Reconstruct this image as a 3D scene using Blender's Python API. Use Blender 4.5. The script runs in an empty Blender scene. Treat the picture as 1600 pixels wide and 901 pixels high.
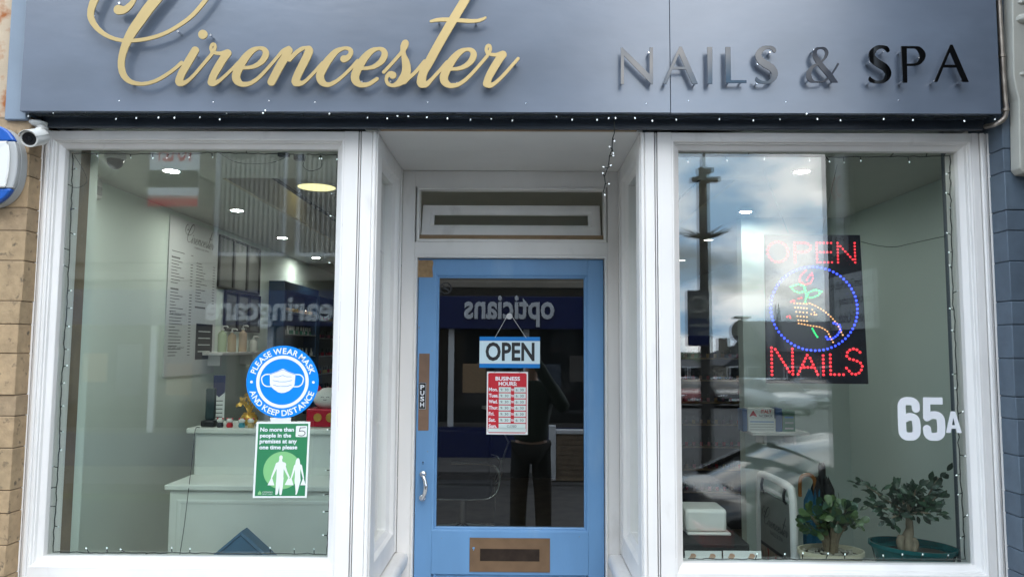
import bpy, bmesh, math, random
import numpy as np
from mathutils import Vector, Matrix
random.seed(7)
R = math.radians
scene = bpy.context.scene
col = scene.collection

# ---------------------------------------------------------------- camera
FPX, CD, CH = 1155.0, 2.57, 1.58
def cam_axes(p, y, r):
    cp, sp, cy, sy, cr, sr = math.cos(p), math.sin(p), math.cos(y), math.sin(y), math.cos(r), math.sin(r)
    f = Vector((-sy*cp, cy*cp, sp)); rt = Vector((cy, sy, 0)); up = rt.cross(f)
    return rt*cr + up*sr, up*cr - rt*sr, f
CR, CU, CF = cam_axes(R(4.5715), R(0.686), R(0.3712))
cd = bpy.data.cameras.new('camera'); cd.sensor_width = 36; cd.lens = FPX*36/1600
cd.clip_start = 0.02; cd.clip_end = 2000
cam = bpy.data.objects.new('camera', cd); col.objects.link(cam)
cam.matrix_world = Matrix(((CR.x, CU.x, -CF.x, 0), (CR.y, CU.y, -CF.y, -CD), (CR.z, CU.z, -CF.z, CH), (0, 0, 0, 1)))
scene.camera = cam

# ---------------------------------------------------------------- world: daylight sky with broken cloud
SUN_EL, SUN_AZ = R(48), R(158)         # veiled sun high in front of the shop
w = bpy.data.worlds.new('World'); scene.world = w; w.use_nodes = True
nt = w.node_tree; N = nt.nodes; L = nt.links; N.clear()
def wn(t, **k):
    n = N.new(t)
    for a, b in k.items(): setattr(n, a, b)
    return n
sky = wn('ShaderNodeTexSky', sky_type='NISHITA', sun_disc=False, sun_elevation=SUN_EL, sun_rotation=SUN_AZ)
sky.air_density = 1.0; sky.dust_density = 1.0
bg_sky = wn('ShaderNodeBackground'); bg_sky.inputs[1].default_value = 0.15
L.new(sky.outputs[0], bg_sky.inputs[0])
tc = wn('ShaderNodeTexCoord'); sep = wn('ShaderNodeSeparateXYZ'); L.new(tc.outputs['Generated'], sep.inputs[0])
zz = wn('ShaderNodeMath', operation='MAXIMUM'); L.new(sep.outputs[2], zz.inputs[0]); zz.inputs[1].default_value = 0.0
za = wn('ShaderNodeMath', operation='ADD'); L.new(zz.outputs[0], za.inputs[0]); za.inputs[1].default_value = 0.45
dx = wn('ShaderNodeMath', operation='DIVIDE'); L.new(sep.outputs[0], dx.inputs[0]); L.new(za.outputs[0], dx.inputs[1])
dy = wn('ShaderNodeMath', operation='DIVIDE'); L.new(sep.outputs[1], dy.inputs[0]); L.new(za.outputs[0], dy.inputs[1])
cmb = wn('ShaderNodeCombineXYZ'); L.new(dx.outputs[0], cmb.inputs[0]); L.new(dy.outputs[0], cmb.inputs[1]); cmb.inputs[2].default_value = 5.3
nz = wn('ShaderNodeTexNoise'); nz.inputs['Scale'].default_value = 2.6; nz.inputs['Detail'].default_value = 7; nz.inputs['Roughness'].default_value = 0.52
L.new(cmb.outputs[0], nz.inputs['Vector'])
ramp = wn('ShaderNodeValToRGB'); ramp.color_ramp.elements[0].position = 0.34; ramp.color_ramp.elements[1].position = 0.48
L.new(nz.outputs[0], ramp.inputs[0])
nz2 = wn('ShaderNodeTexNoise'); nz2.inputs['Scale'].default_value = 4.2; nz2.inputs['Detail'].default_value = 5
L.new(cmb.outputs[0], nz2.inputs['Vector'])
ramp2 = wn('ShaderNodeValToRGB'); e = ramp2.color_ramp.elements
e[0].position = 0.40; e[0].color = (0.25, 0.40, 0.58, 1); e[1].position = 0.62; e[1].color = (1, 1, 1, 1)
L.new(nz2.outputs[0], ramp2.inputs[0])
bg_cl = wn('ShaderNodeBackground'); L.new(ramp2.outputs[0], bg_cl.inputs[0]); bg_cl.inputs[1].default_value = 5.8
mx = wn('ShaderNodeMixShader'); L.new(ramp.outputs[0], mx.inputs[0]); L.new(bg_sky.outputs[0], mx.inputs[1]); L.new(bg_cl.outputs[0], mx.inputs[2])
wo = wn('ShaderNodeOutputWorld'); L.new(mx.outputs[0], wo.inputs[0])

sl = bpy.data.lights.new('sun', 'SUN'); sl.energy = 1.4; sl.angle = R(40); sl.color = (1, 0.95, 0.87)
sun = bpy.data.objects.new('sun', sl); col.objects.link(sun)
sd = Vector((math.sin(SUN_AZ)*math.cos(SUN_EL), math.cos(SUN_AZ)*math.cos(SUN_EL), math.sin(SUN_EL)))
sun.rotation_euler = sd.to_track_quat('Z', 'Y').to_euler()

vs = scene.view_settings
vs.view_transform = 'Standard'; vs.look = 'None'; vs.exposure = -0.12; vs.gamma = 1.0; vs.use_curve_mapping = False
cy = scene.cycles
cy.use_denoising = True; cy.use_adaptive_sampling = False
cy.max_bounces = 10; cy.diffuse_bounces = 4; cy.glossy_bounces = 5; cy.transparent_max_bounces = 24; cy.transmission_bounces = 6
cy.caustics_reflective = False; cy.caustics_refractive = False; cy.sample_clamp_indirect = 6

# ---------------------------------------------------------------- pixel of the photograph -> point on a plane of the place
def ray(px, py): return CF*FPX + CR*(px - 800) - CU*(py - 450.5)
CAM = Vector((0, -CD, CH))
def W(px, py, Y): d = ray(px, py); return CAM + d*((Y + CD)/d.y)
def WX(px, py, X): d = ray(px, py); return CAM + d*(X/d.x)
def WZ(px, py, Z): d = ray(px, py); return CAM + d*((Z - CH)/d.z)
def M(px, py, Y):                       # the same for what the street glass mirrors (glass plane y = 0.055)
    p = W(px, py, Y); return Vector((p.x, 0.11 - p.y, p.z))

# ---------------------------------------------------------------- materials
def mat(name, c, rough=0.5, metal=0.0, spec=0.5, var=0.0, vscale=8.0, bump=0.0, bscale=60.0, stretch=(1, 1, 1), emit=None, es=0.0, c2=None, c2pos=(0.5, 0.62), c2scale=6.0, coat=0.0, trans=0.0, rvar=0.0):
    m = bpy.data.materials.new(name); m.use_nodes = True
    t = m.node_tree; b = t.nodes['Principled BSDF']
    b.inputs['Base Color'].default_value = (*c, 1); b.inputs['Roughness'].default_value = rough
    b.inputs['Metallic'].default_value = metal; b.inputs['Specular IOR Level'].default_value = spec
    if coat: b.inputs['Coat Weight'].default_value = coat; b.inputs['Coat Roughness'].default_value = 0.04
    if trans: b.inputs['Transmission Weight'].default_value = trans
    if emit: b.inputs['Emission Color'].default_value = (*emit, 1); b.inputs['Emission Strength'].default_value = es
    if var or bump or c2 or rvar:
        g = t.nodes.new('ShaderNodeNewGeometry')
        mp = t.nodes.new('ShaderNodeMapping'); mp.inputs['Scale'].default_value = stretch
        t.links.new(g.outputs['Position'], mp.inputs[0])
        def noise(s, d=4):
            n = t.nodes.new('ShaderNodeTexNoise'); n.inputs['Scale'].default_value = s; n.inputs['Detail'].default_value = d
            t.links.new(mp.outputs[0], n.inputs['Vector']); return n
        src = None
        if var:
            n = noise(vscale); r = t.nodes.new('ShaderNodeMapRange')
            r.inputs[1].default_value = 0.3; r.inputs[2].default_value = 0.7; r.inputs[3].default_value = 1 - var; r.inputs[4].default_value = 1 + var
            t.links.new(n.outputs[0], r.inputs[0])
            mm = t.nodes.new('ShaderNodeVectorMath'); mm.operation = 'SCALE'; mm.inputs[0].default_value = c
            t.links.new(r.outputs[0], mm.inputs['Scale']); src = mm.outputs[0]
        if c2:
            n = noise(c2scale, 6); r = t.nodes.new('ShaderNodeMapRange'); r.inputs[1].default_value = c2pos[0]; r.inputs[2].default_value = c2pos[1]
            t.links.new(n.outputs[0], r.inputs[0])
            mm = t.nodes.new('ShaderNodeMix'); mm.data_type = 'RGBA'; mm.inputs[6].default_value = (*c, 1); mm.inputs[7].default_value = (*c2, 1)
            if src: t.links.new(src, mm.inputs[6])
            t.links.new(r.outputs[0], mm.inputs[0]); src = mm.outputs[2]
        if src: t.links.new(src, b.inputs['Base Color'])
        if rvar:
            n = noise(bscale*0.2); r = t.nodes.new('ShaderNodeMapRange'); r.inputs[3].default_value = rough - rvar; r.inputs[4].default_value = rough + rvar
            t.links.new(n.outputs[0], r.inputs[0]); t.links.new(r.outputs[0], b.inputs['Roughness'])
        if bump:
            n = noise(bscale, 5); bp = t.nodes.new('ShaderNodeBump'); bp.inputs['Strength'].default_value = bump; bp.inputs['Distance'].default_value = 0.002
            t.links.new(n.outputs[0], bp.inputs['Height']); t.links.new(bp.outputs[0], b.inputs['Normal'])
    return m
def glass_mat(name, tint=(0.945, 0.98, 0.96), k=2.0):
    m = bpy.data.materials.new(name); m.use_nodes = True; t = m.node_tree; t.nodes.clear()
    o = t.nodes.new('ShaderNodeOutputMaterial'); tr = t.nodes.new('ShaderNodeBsdfTransparent'); tr.inputs[0].default_value = (*tint, 1)
    gl = t.nodes.new('ShaderNodeBsdfGlossy'); gl.inputs['Roughness'].default_value = 0.0; gl.inputs['Color'].default_value = (1, 1, 1, 1)
    # the same reflectance from both faces of the pane (Schlick)
    ge = t.nodes.new('ShaderNodeNewGeometry'); dt = t.nodes.new('ShaderNodeVectorMath'); dt.operation = 'DOT_PRODUCT'
    t.links.new(ge.outputs['Normal'], dt.inputs[0]); t.links.new(ge.outputs['Incoming'], dt.inputs[1])
    def ma(op, a, b=None):
        n = t.nodes.new('ShaderNodeMath'); n.operation = op
        for i, q in enumerate((a, b)):
            if q is None: continue
            if isinstance(q, (int, float)): n.inputs[i].default_value = q
            else: t.links.new(q, n.inputs[i])
        return n.outputs[0]
    fr_o = ma('ADD', ma('MULTIPLY', ma('POWER', ma('SUBTRACT', 1.0, ma('ABSOLUTE', dt.outputs['Value'])), 5.0), 0.96), 0.04)
    mu = t.nodes.new('ShaderNodeMath'); mu.operation = 'MULTIPLY'; mu.inputs[1].default_value = k; mu.use_clamp = True
    ms = t.nodes.new('ShaderNodeMixShader')
    t.links.new(fr_o, mu.inputs[0]); t.links.new(mu.outputs[0], ms.inputs[0]); t.links.new(tr.outputs[0], ms.inputs[1]); t.links.new(gl.outputs[0], ms.inputs[2])
    t.links.new(ms.outputs[0], o.inputs[0]); return m

MT = {}
MT['white'] = mat('white_gloss_paint', (0.82, 0.80, 0.775), 0.38, var=0.05, vscale=6, bump=0.25, bscale=40, stretch=(1, 1, 0.4), c2=(0.62, 0.60, 0.57), c2pos=(0.62, 0.8), c2scale=9)
MT['white_soffit'] = mat('white_soffit_paint', (0.74, 0.73, 0.71), 0.55, var=0.05, vscale=3, bump=0.08, bscale=40)
MT['fascia'] = mat('slate_blue_board_paint', (0.128, 0.156, 0.205), 0.23, spec=1.0, var=0.12, vscale=4, bump=0.14, bscale=30, stretch=(0.6, 1, 1.3), rvar=0.06, c2=(0.10, 0.125, 0.165), c2pos=(0.55, 0.75), c2scale=3)
MT['fascia_side'] = mat('slate_blue_trim_paint', (0.20, 0.25, 0.31), 0.45, var=0.08, bump=0.1)
MT['navy'] = mat('dark_navy_gloss_paint', (0.045, 0.058, 0.078), 0.25, var=0.2, bump=0.15, bscale=20)
MT['gold'] = mat('brushed_gold', (0.47, 0.35, 0.16), 0.42, metal=0.55, var=0.03)
MT['gold_edge'] = MT['gold']
MT['chrome'] = mat('black_mirror_acrylic', (0.07, 0.072, 0.075), 0.03, metal=1.0)
MT['steel'] = mat('polished_steel', (0.75, 0.76, 0.78), 0.15, metal=1.0)
MT['door_blue'] = mat('blue_door_paint', (0.145, 0.31, 0.55), 0.42, var=0.07, vscale=7, bump=0.35, bscale=45, stretch=(1, 1, 0.3), c2=(0.22, 0.37, 0.57), c2pos=(0.60, 0.75), c2scale=5)
MT['brown_plate'] = mat('worn_brown_plate', (0.19, 0.115, 0.075), 0.5, var=0.15, vscale=14, c2=(0.10, 0.27, 0.55), c2pos=(0.68, 0.70), c2scale=18)
MT['bronze'] = mat('tarnished_brass', (0.24, 0.15, 0.088), 0.38, metal=0.45, var=0.12, vscale=14, bump=0.2, bscale=60)
MT['tape'] = mat('brown_packing_tape', (0.33, 0.21, 0.10), 0.3, var=0.2, vscale=60, bump=0.5, bscale=90)
MT['timber'] = mat('bare_timber', (0.27, 0.18, 0.10), 0.7, var=0.2, vscale=20, stretch=(1, 1, 6))
MT['black'] = mat('black_plastic', (0.012, 0.012, 0.014), 0.4)
MT['matt_black'] = mat('matt_black', (0.015, 0.015, 0.016), 0.7)
MT['cable'] = mat('dark_green_cable', (0.012, 0.018, 0.015), 0.5)
MT['bulb'] = mat('lit_led_bulb', (0.9, 0.95, 1), 0.3, emit=(0.85, 0.95, 1.0), es=1.0)
MT['bulb_faint'] = mat('faint_led_bulb', (0.75, 0.8, 0.82), 0.2, emit=(0.85, 0.95, 1.0), es=0.25)  # bulbs counted as unlit still get a faint glow
MT['brick'] = [mat('tan_stone_%d' % i, c, 0.9, var=0.16, vscale=35, bump=0.7, bscale=120, c2=(0.09, 0.07, 0.05), c2pos=(0.60, 0.74), c2scale=38) for i, c in enumerate([(0.37, 0.26, 0.15), (0.35, 0.25, 0.145), (0.39, 0.275, 0.16), (0.335, 0.24, 0.145)])]
MT['mortar'] = mat('grey_mortar', (0.22, 0.165, 0.11), 0.95, var=0.2, bump=0.5)
MT['blue_block'] = [mat('painted_block_%d' % i, c, 0.6, var=0.10, vscale=20, bump=0.5, bscale=70) for i, c in enumerate([(0.090, 0.122, 0.160), (0.082, 0.112, 0.148), (0.096, 0.130, 0.168)])]
MT['blue_mortar'] = mat('painted_joint', (0.07, 0.095, 0.125), 0.7, bump=0.4)
MT['render'] = mat('stained_render', (0.50, 0.40, 0.29), 0.9, var=0.12, bump=0.6, bscale=80, c2=(0.36, 0.12, 0.035), c2pos=(0.52, 0.66), c2scale=14)
MT['cream'] = mat('cream_stone_paint', (0.42, 0.41, 0.36), 0.7, var=0.08, bump=0.3, bscale=50)
MT['copper'] = mat('weathered_conduit', (0.34, 0.30, 0.26), 0.35, metal=0.7, var=0.3, vscale=25)
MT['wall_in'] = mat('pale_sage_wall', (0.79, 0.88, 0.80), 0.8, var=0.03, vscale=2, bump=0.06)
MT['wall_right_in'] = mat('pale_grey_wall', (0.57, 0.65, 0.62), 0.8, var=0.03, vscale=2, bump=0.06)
MT['ceil_in'] = mat('ceiling_paint', (0.50, 0.50, 0.46), 0.85, var=0.03)
MT['beam'] = mat('beige_cove', (0.52, 0.46, 0.36), 0.7, var=0.05)
MT['floor_in'] = mat('brown_vinyl_floor', (0.30, 0.24, 0.19), 0.35, var=0.25, vscale=6)
MT['desk'] = mat('pale_grey_green_desk', (0.66, 0.70, 0.65), 0.45, var=0.03)
MT['lamp'] = mat('lit_downlight', (1, 1, 1), 0.3, emit=(1.0, 0.99, 0.95), es=290)
MT['lamp_right'] = mat('lit_downlight_b', (1, 1, 1), 0.3, emit=(0.97, 1.0, 0.98), es=230)
MT['lamp_dim'] = mat('lit_spot', (1, 1, 1), 0.3, emit=(1.0, 0.97, 0.88), es=8)
MT['lamp_warm'] = mat('lit_round_panel', (1, 0.95, 0.7), 0.3, emit=(1.0, 0.88, 0.42), es=1.6)
MT['white_plastic'] = mat('white_plastic', (0.72, 0.72, 0.69), 0.35, var=0.02)
MT['grey_plastic'] = mat('grey_plastic', (0.42, 0.43, 0.43), 0.4)
MT['alarm_blue'] = mat('blue_alarm_plastic', (0.015, 0.10, 0.42), 0.2)
MT['asphalt'] = mat('asphalt', (0.055, 0.055, 0.055), 0.85, var=0.2, vscale=3, bump=0.5, bscale=90)
MT['paving'] = mat('paving', (0.36, 0.34, 0.31), 0.85, var=0.15, vscale=3, bump=0.4)
MT['grass'] = mat('rough_grass', (0.05, 0.075, 0.03), 0.9, var=0.3, vscale=0.5)
MT['stone'] = mat('cotswold_stone', (0.22, 0.20, 0.165), 0.9, var=0.12, vscale=3, bump=0.5, bscale=30)
MT['stone_dark'] = mat('dark_stone', (0.07, 0.065, 0.06), 0.9, var=0.2, vscale=2, bump=0.5, bscale=20)
MT['slate'] = mat('slate_roof', (0.05, 0.052, 0.06), 0.7, var=0.2, vscale=4)
MT['shop_navy'] = mat('navy_shop_fascia', (0.010, 0.018, 0.085), 0.35)
MT['shop_letters'] = mat('pale_sign_letters', (0.62, 0.66, 0.70), 0.4)
MT['white_trim'] = mat('white_window_trim', (0.62, 0.64, 0.66), 0.5)
MT['dark_glass'] = mat('dark_window_glass', (0.012, 0.014, 0.016), 0.05)
MT['blind'] = mat('vertical_blind', (0.38, 0.37, 0.34), 0.8)
MT['paper'] = mat('white_paper', (0.74, 0.76, 0.75), 0.6)
MT['red'] = mat('red_print', (0.52, 0.012, 0.025), 0.45)
MT['grey_ink'] = mat('grey_ink', (0.16, 0.165, 0.16), 0.6)
MT['ink'] = mat('black_ink', (0.012, 0.013, 0.015), 0.5)
MT['sticker_blue'] = mat('blue_sticker_vinyl', (0.0, 0.225, 0.80), 0.4)
MT['sticker_white'] = mat('white_sticker_vinyl', (0.80, 0.82, 0.86), 0.4)
MT['poster_green'] = mat('green_poster_print', (0.028, 0.20, 0.085), 0.45)
MT['poster_light'] = mat('light_green_print', (0.22, 0.50, 0.21), 0.45)
MT['open_blue'] = mat('blue_card_band', (0.0, 0.17, 0.52), 0.4)
MT['open_pale'] = mat('pale_blue_card', (0.56, 0.70, 0.76), 0.45)
MT['slot'] = mat('pale_time_slot', (0.60, 0.70, 0.68), 0.45)
MT['glass'] = glass_mat('window_glass')
MT['glass_door'] = glass_mat('door_glass', (0.40, 0.44, 0.44), 3.8)  # tint darkened to stand in for the dim room behind the door
MT['glass_side'] = glass_mat('side_glass', (0.88, 0.95, 0.92), 2.0)

# ---------------------------------------------------------------- objects
def link(o, parent=None):
    col.objects.link(o)
    if parent is not None: o.parent = parent
    return o
def tag(o, label=None, cat=None, group=None, kind=None):
    if label: o['label'] = label
    if cat: o['category'] = cat
    if group: o['group'] = group
    if kind: o['kind'] = kind
    return o
ORG = {}
def thing(name, label, cat, loc=(0, 0, 0), group=None, rotz=0.0):
    o = bpy.data.objects.new(name, None); link(o); o.location = loc; o.rotation_euler = (0, 0, rotz); o.empty_display_size = 0.05
    ORG[o.name] = Vector(loc)
    return tag(o, label, cat, group)
def org_of(p):
    v = Vector((0, 0, 0))
    while p is not None:
        v += ORG.get(p.name, Vector((0, 0, 0))); p = p.parent
    return v
def finish_mesh(me, smooth):
    if smooth:
        bm = bmesh.new(); bm.from_mesh(me)
        for f in bm.faces: f.smooth = True
        for ed in bm.edges:
            if len(ed.link_faces) == 2 and ed.calc_face_angle(0) > R(smooth if smooth is not True else 40): ed.smooth = False
        bm.to_mesh(me); bm.free()
def mk(name, verts, faces, m, parent=None, smooth=False, local=False, bevel=0.0, fix=True):
    o0 = Vector((0, 0, 0)) if local else org_of(parent)
    me = bpy.data.meshes.new(name); me.from_pydata([tuple(Vector(v) - o0) for v in verts], [], faces)
    if fix or bevel:
        bm = bmesh.new(); bm.from_mesh(me)
        if fix: bmesh.ops.recalc_face_normals(bm, faces=bm.faces)
        if bevel:
            res = bmesh.ops.bevel(bm, geom=[e for e in bm.edges if len(e.link_faces) == 2 and e.calc_face_angle(0) > 0.6], offset=bevel, segments=2, affect='EDGES', profile=0.6)
            for q in res['faces']: q.smooth = True
        bm.to_mesh(me); bm.free()
    finish_mesh(me, smooth)
    if m is not None: me.materials.append(m)
    o = bpy.data.objects.new(name, me); link(o, parent); return o
class MB:
    def __init__(s): s.v = []; s.f = []
    def add(s, vs, fs):
        k = len(s.v); s.v += [Vector(v) for v in vs]; s.f += [tuple(i + k for i in f) for f in fs]; return s
    def box(s, x0, x1, y0, y1, z0, z1):
        return s.add([(x0, y0, z0), (x1, y0, z0), (x1, y1, z0), (x0, y1, z0), (x0, y0, z1), (x1, y0, z1), (x1, y1, z1), (x0, y1, z1)],
                     [(0, 3, 2, 1), (4, 5, 6, 7), (0, 1, 5, 4), (1, 2, 6, 5), (2, 3, 7, 6), (3, 0, 4, 7)])
    def prism(s, pts, d):                # pts: 3d polygon, d: extrusion vector
        n = len(pts); d = Vector(d); p = [Vector(q) for q in pts]
        return s.add(p + [q + d for q in p], [tuple(range(n - 1, -1, -1)), tuple(range(n, 2*n))] + [(i, (i + 1) % n, n + (i + 1) % n, n + i) for i in range(n)])
    def tube(s, pts, r, n=8, caps=True):
        p = [Vector(q) for q in pts]; k = len(p); rr = r if isinstance(r, (list, tuple)) else [r]*k
        vs = []; prev = None
        for i in range(k):
            t = (p[min(i + 1, k - 1)] - p[max(i - 1, 0)]); t.normalize()
            if prev is None:
                a = Vector((0, 0, 1)) if abs(t.z) < 0.9 else Vector((1, 0, 0)); u = t.cross(a).normalized()
            else:
                u = (prev - t*prev.dot(t)); u = u.normalized() if u.length > 1e-6 else t.orthogonal().normalized()
            prev = u; v = t.cross(u)
            vs += [p[i] + (u*math.cos(2*math.pi*j/n) + v*math.sin(2*math.pi*j/n))*rr[i] for j in range(n)]
        fs = [(i*n + j, i*n + (j + 1) % n, (i + 1)*n + (j + 1) % n, (i + 1)*n + j) for i in range(k - 1) for j in range(n)]
        if caps: fs += [tuple(range(n - 1, -1, -1)), tuple((k - 1)*n + j for j in range(n))]
        return s.add(vs, fs)
    def lathe(s, prof, c, n=20, ax=(1, 0, 0), ay=(0, 1, 0), az=(0, 0, 1), close=True):
        c = Vector(c); ax, ay, az = Vector(ax), Vector(ay), Vector(az); vs = []
        for r, z in prof: vs += [c + ax*(r*math.cos(2*math.pi*j/n)) + ay*(r*math.sin(2*math.pi*j/n)) + az*z for j in range(n)]
        k = len(prof)
        fs = [(i*n + j, i*n + (j + 1) % n, (i + 1)*n + (j + 1) % n, (i + 1)*n + j) for i in range(k - 1) for j in range(n)]
        if close: fs += [tuple(range(n - 1, -1, -1)), tuple((k - 1)*n + j for j in range(n))]
        return s.add(vs, fs)
    def ring(s, a0, a1, b0, b1, prof, T):
        # mitred moulding round a rectangle: prof = [(outward offset, depth)], T(a, b, d) -> point
        vs = []
        for o, d in prof: vs += [T(a0 - o, b0 - o, d), T(a1 + o, b0 - o, d), T(a1 + o, b1 + o, d), T(a0 - o, b1 + o, d)]
        k = len(prof)
        return s.add(vs, [(i*4 + j, i*4 + (j + 1) % 4, (i + 1)*4 + (j + 1) % 4, (i + 1)*4 + j) for i in range(k - 1) for j in range(4)])
    def ball(s, c, r, n=8, sc=(1, 1, 1)):
        c = Vector(c); k = max(3, n//2)
        vs = [c + Vector((0, 0, -r*sc[2]))]
        for i in range(1, k):
            a = -math.pi/2 + math.pi*i/k
            vs += [c + Vector((r*sc[0]*math.cos(a)*math.cos(2*math.pi*j/n), r*sc[1]*math.cos(a)*math.sin(2*math.pi*j/n), r*sc[2]*math.sin(a))) for j in range(n)]
        vs.append(c + Vector((0, 0, r*sc[2]))); top = len(vs) - 1
        fs = [(0, 1 + (j + 1) % n, 1 + j) for j in range(n)]
        for i in range(k - 2): fs += [(1 + i*n + j, 1 + i*n + (j + 1) % n, 1 + (i + 1)*n + (j + 1) % n, 1 + (i + 1)*n + j) for j in range(n)]
        fs += [(1 + (k - 2)*n + j, 1 + (k - 2)*n + (j + 1) % n, top) for j in range(n)]
        return s.add(vs, fs)
    def build(s, name, m, parent=None, **k): return mk(name, s.v, s.f, m, parent, **k)
def box(name, m, parent, x0, x1, y0, y1, z0, z1, bevel=0.0, **k): return MB().box(x0, x1, y0, y1, z0, z1).build(name, m, parent, bevel=bevel, **k)
def front(a, b, d): return Vector((a, d, b))               # plane of the shop front (normal -y)

# frames for flat work: origin, right, up, outward normal
class Fr:
    def __init__(s, o, ex=(1, 0, 0), eu=(0, 0, 1), n=(0, -1, 0)): s.o, s.ex, s.eu, s.n = Vector(o), Vector(ex), Vector(eu), Vector(n)
    def p(s, x, y, d=0.0): return s.o + s.ex*x + s.eu*y + s.n*d
_tc = {}
def text2d(t, bold=0.0, shear=0.0):
    key = (t, bold, shear)
    if key not in _tc:
        c = bpy.data.curves.new('t', 'FONT'); c.body = t; c.size = 1; c.offset = bold; c.shear = shear; c.resolution_u = 3; c.fill_mode = 'FRONT'
        o = bpy.data.objects.new('t', c); col.objects.link(o)
        dg = bpy.context.evaluated_depsgraph_get(); dg.update()
        me = bpy.data.meshes.new_from_object(o.evaluated_get(dg))
        v = np.array([tuple(q.co)[:2] for q in me.vertices]) if len(me.vertices) else np.zeros((1, 2)); f = [tuple(p.vertices) for p in me.polygons]
        bpy.data.objects.remove(o); bpy.data.curves.remove(c); bpy.data.meshes.remove(me)
        _tc[key] = (v, f)
    return _tc[key]
def text(name, t, fr, x, y, wd, ht, m, parent, d=0.0006, bold=0.0, thick=0.0, shear=0.0):
    v, f = text2d(t, bold, shear); lo = v.min(0); hi = v.max(0); sc = (hi - lo); sc[sc == 0] = 1
    sx = wd/sc[0] if wd else ht/sc[1]; sy = ht/sc[1] if ht else sx
    P = [((a - lo[0])*sx + x, (b - lo[1])*sy + y) for a, b in v]
    if not thick: return mk(name, [fr.p(a, b, d) for a, b in P], f, m, parent, fix=False)
    bm = bmesh.new(); vs = [bm.verts.new(fr.p(a, b, d)) for a, b in P]
    for q in f:
        try: bm.faces.new([vs[i] for i in q])
        except ValueError: pass
    g = bmesh.ops.extrude_face_region(bm, geom=bm.faces[:])
    bmesh.ops.translate(bm, vec=fr.n*thick, verts=[q for q in g['geom'] if isinstance(q, bmesh.types.BMVert)])
    bmesh.ops.recalc_face_normals(bm, faces=bm.faces)
    bm.verts.index_update(); out = mk(name, [q.co.copy() for q in bm.verts], [tuple(z.index for z in q.verts) for q in bm.faces], m, parent); bm.free(); return out
def flat(name, pts, fr, m, parent, d=0.0004, thick=0.0):
    P = [fr.p(a, b, d) for a, b in pts]
    if thick: return MB().prism(P, fr.n*thick).build(name, m, parent)
    return mk(name, P, [tuple(range(len(P)))], m, parent, fix=False)
def circ(cx, cy_, r, n=48, ry=None): return [(cx + r*math.cos(2*math.pi*i/n), cy_ + (ry or r)*math.sin(2*math.pi*i/n)) for i in range(n)]
def annulus(name, cx, cy_, r0, r1, fr, m, parent, d=0.0008, n=56):
    a = circ(cx, cy_, r0, n); b = circ(cx, cy_, r1, n)
    return mk(name, [fr.p(*q, d) for q in a + b], [(i, (i + 1) % n, n + (i + 1) % n, n + i) for i in range(n)], m, parent, fix=False)
def rect(x0, y0, x1, y1): return [(x0, y0), (x1, y0), (x1, y1), (x0, y1)]
def rrect(x0, y0, x1, y1, r, n=5):
    out = []
    for cx, cy_, a in ((x1 - r, y0 + r, -90), (x1 - r, y1 - r, 0), (x0 + r, y1 - r, 90), (x0 + r, y0 + r, 180)):
        out += [(cx + r*math.cos(R(a + 90*i/n)), cy_ + r*math.sin(R(a + 90*i/n))) for i in range(n + 1)]
    return out

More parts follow.
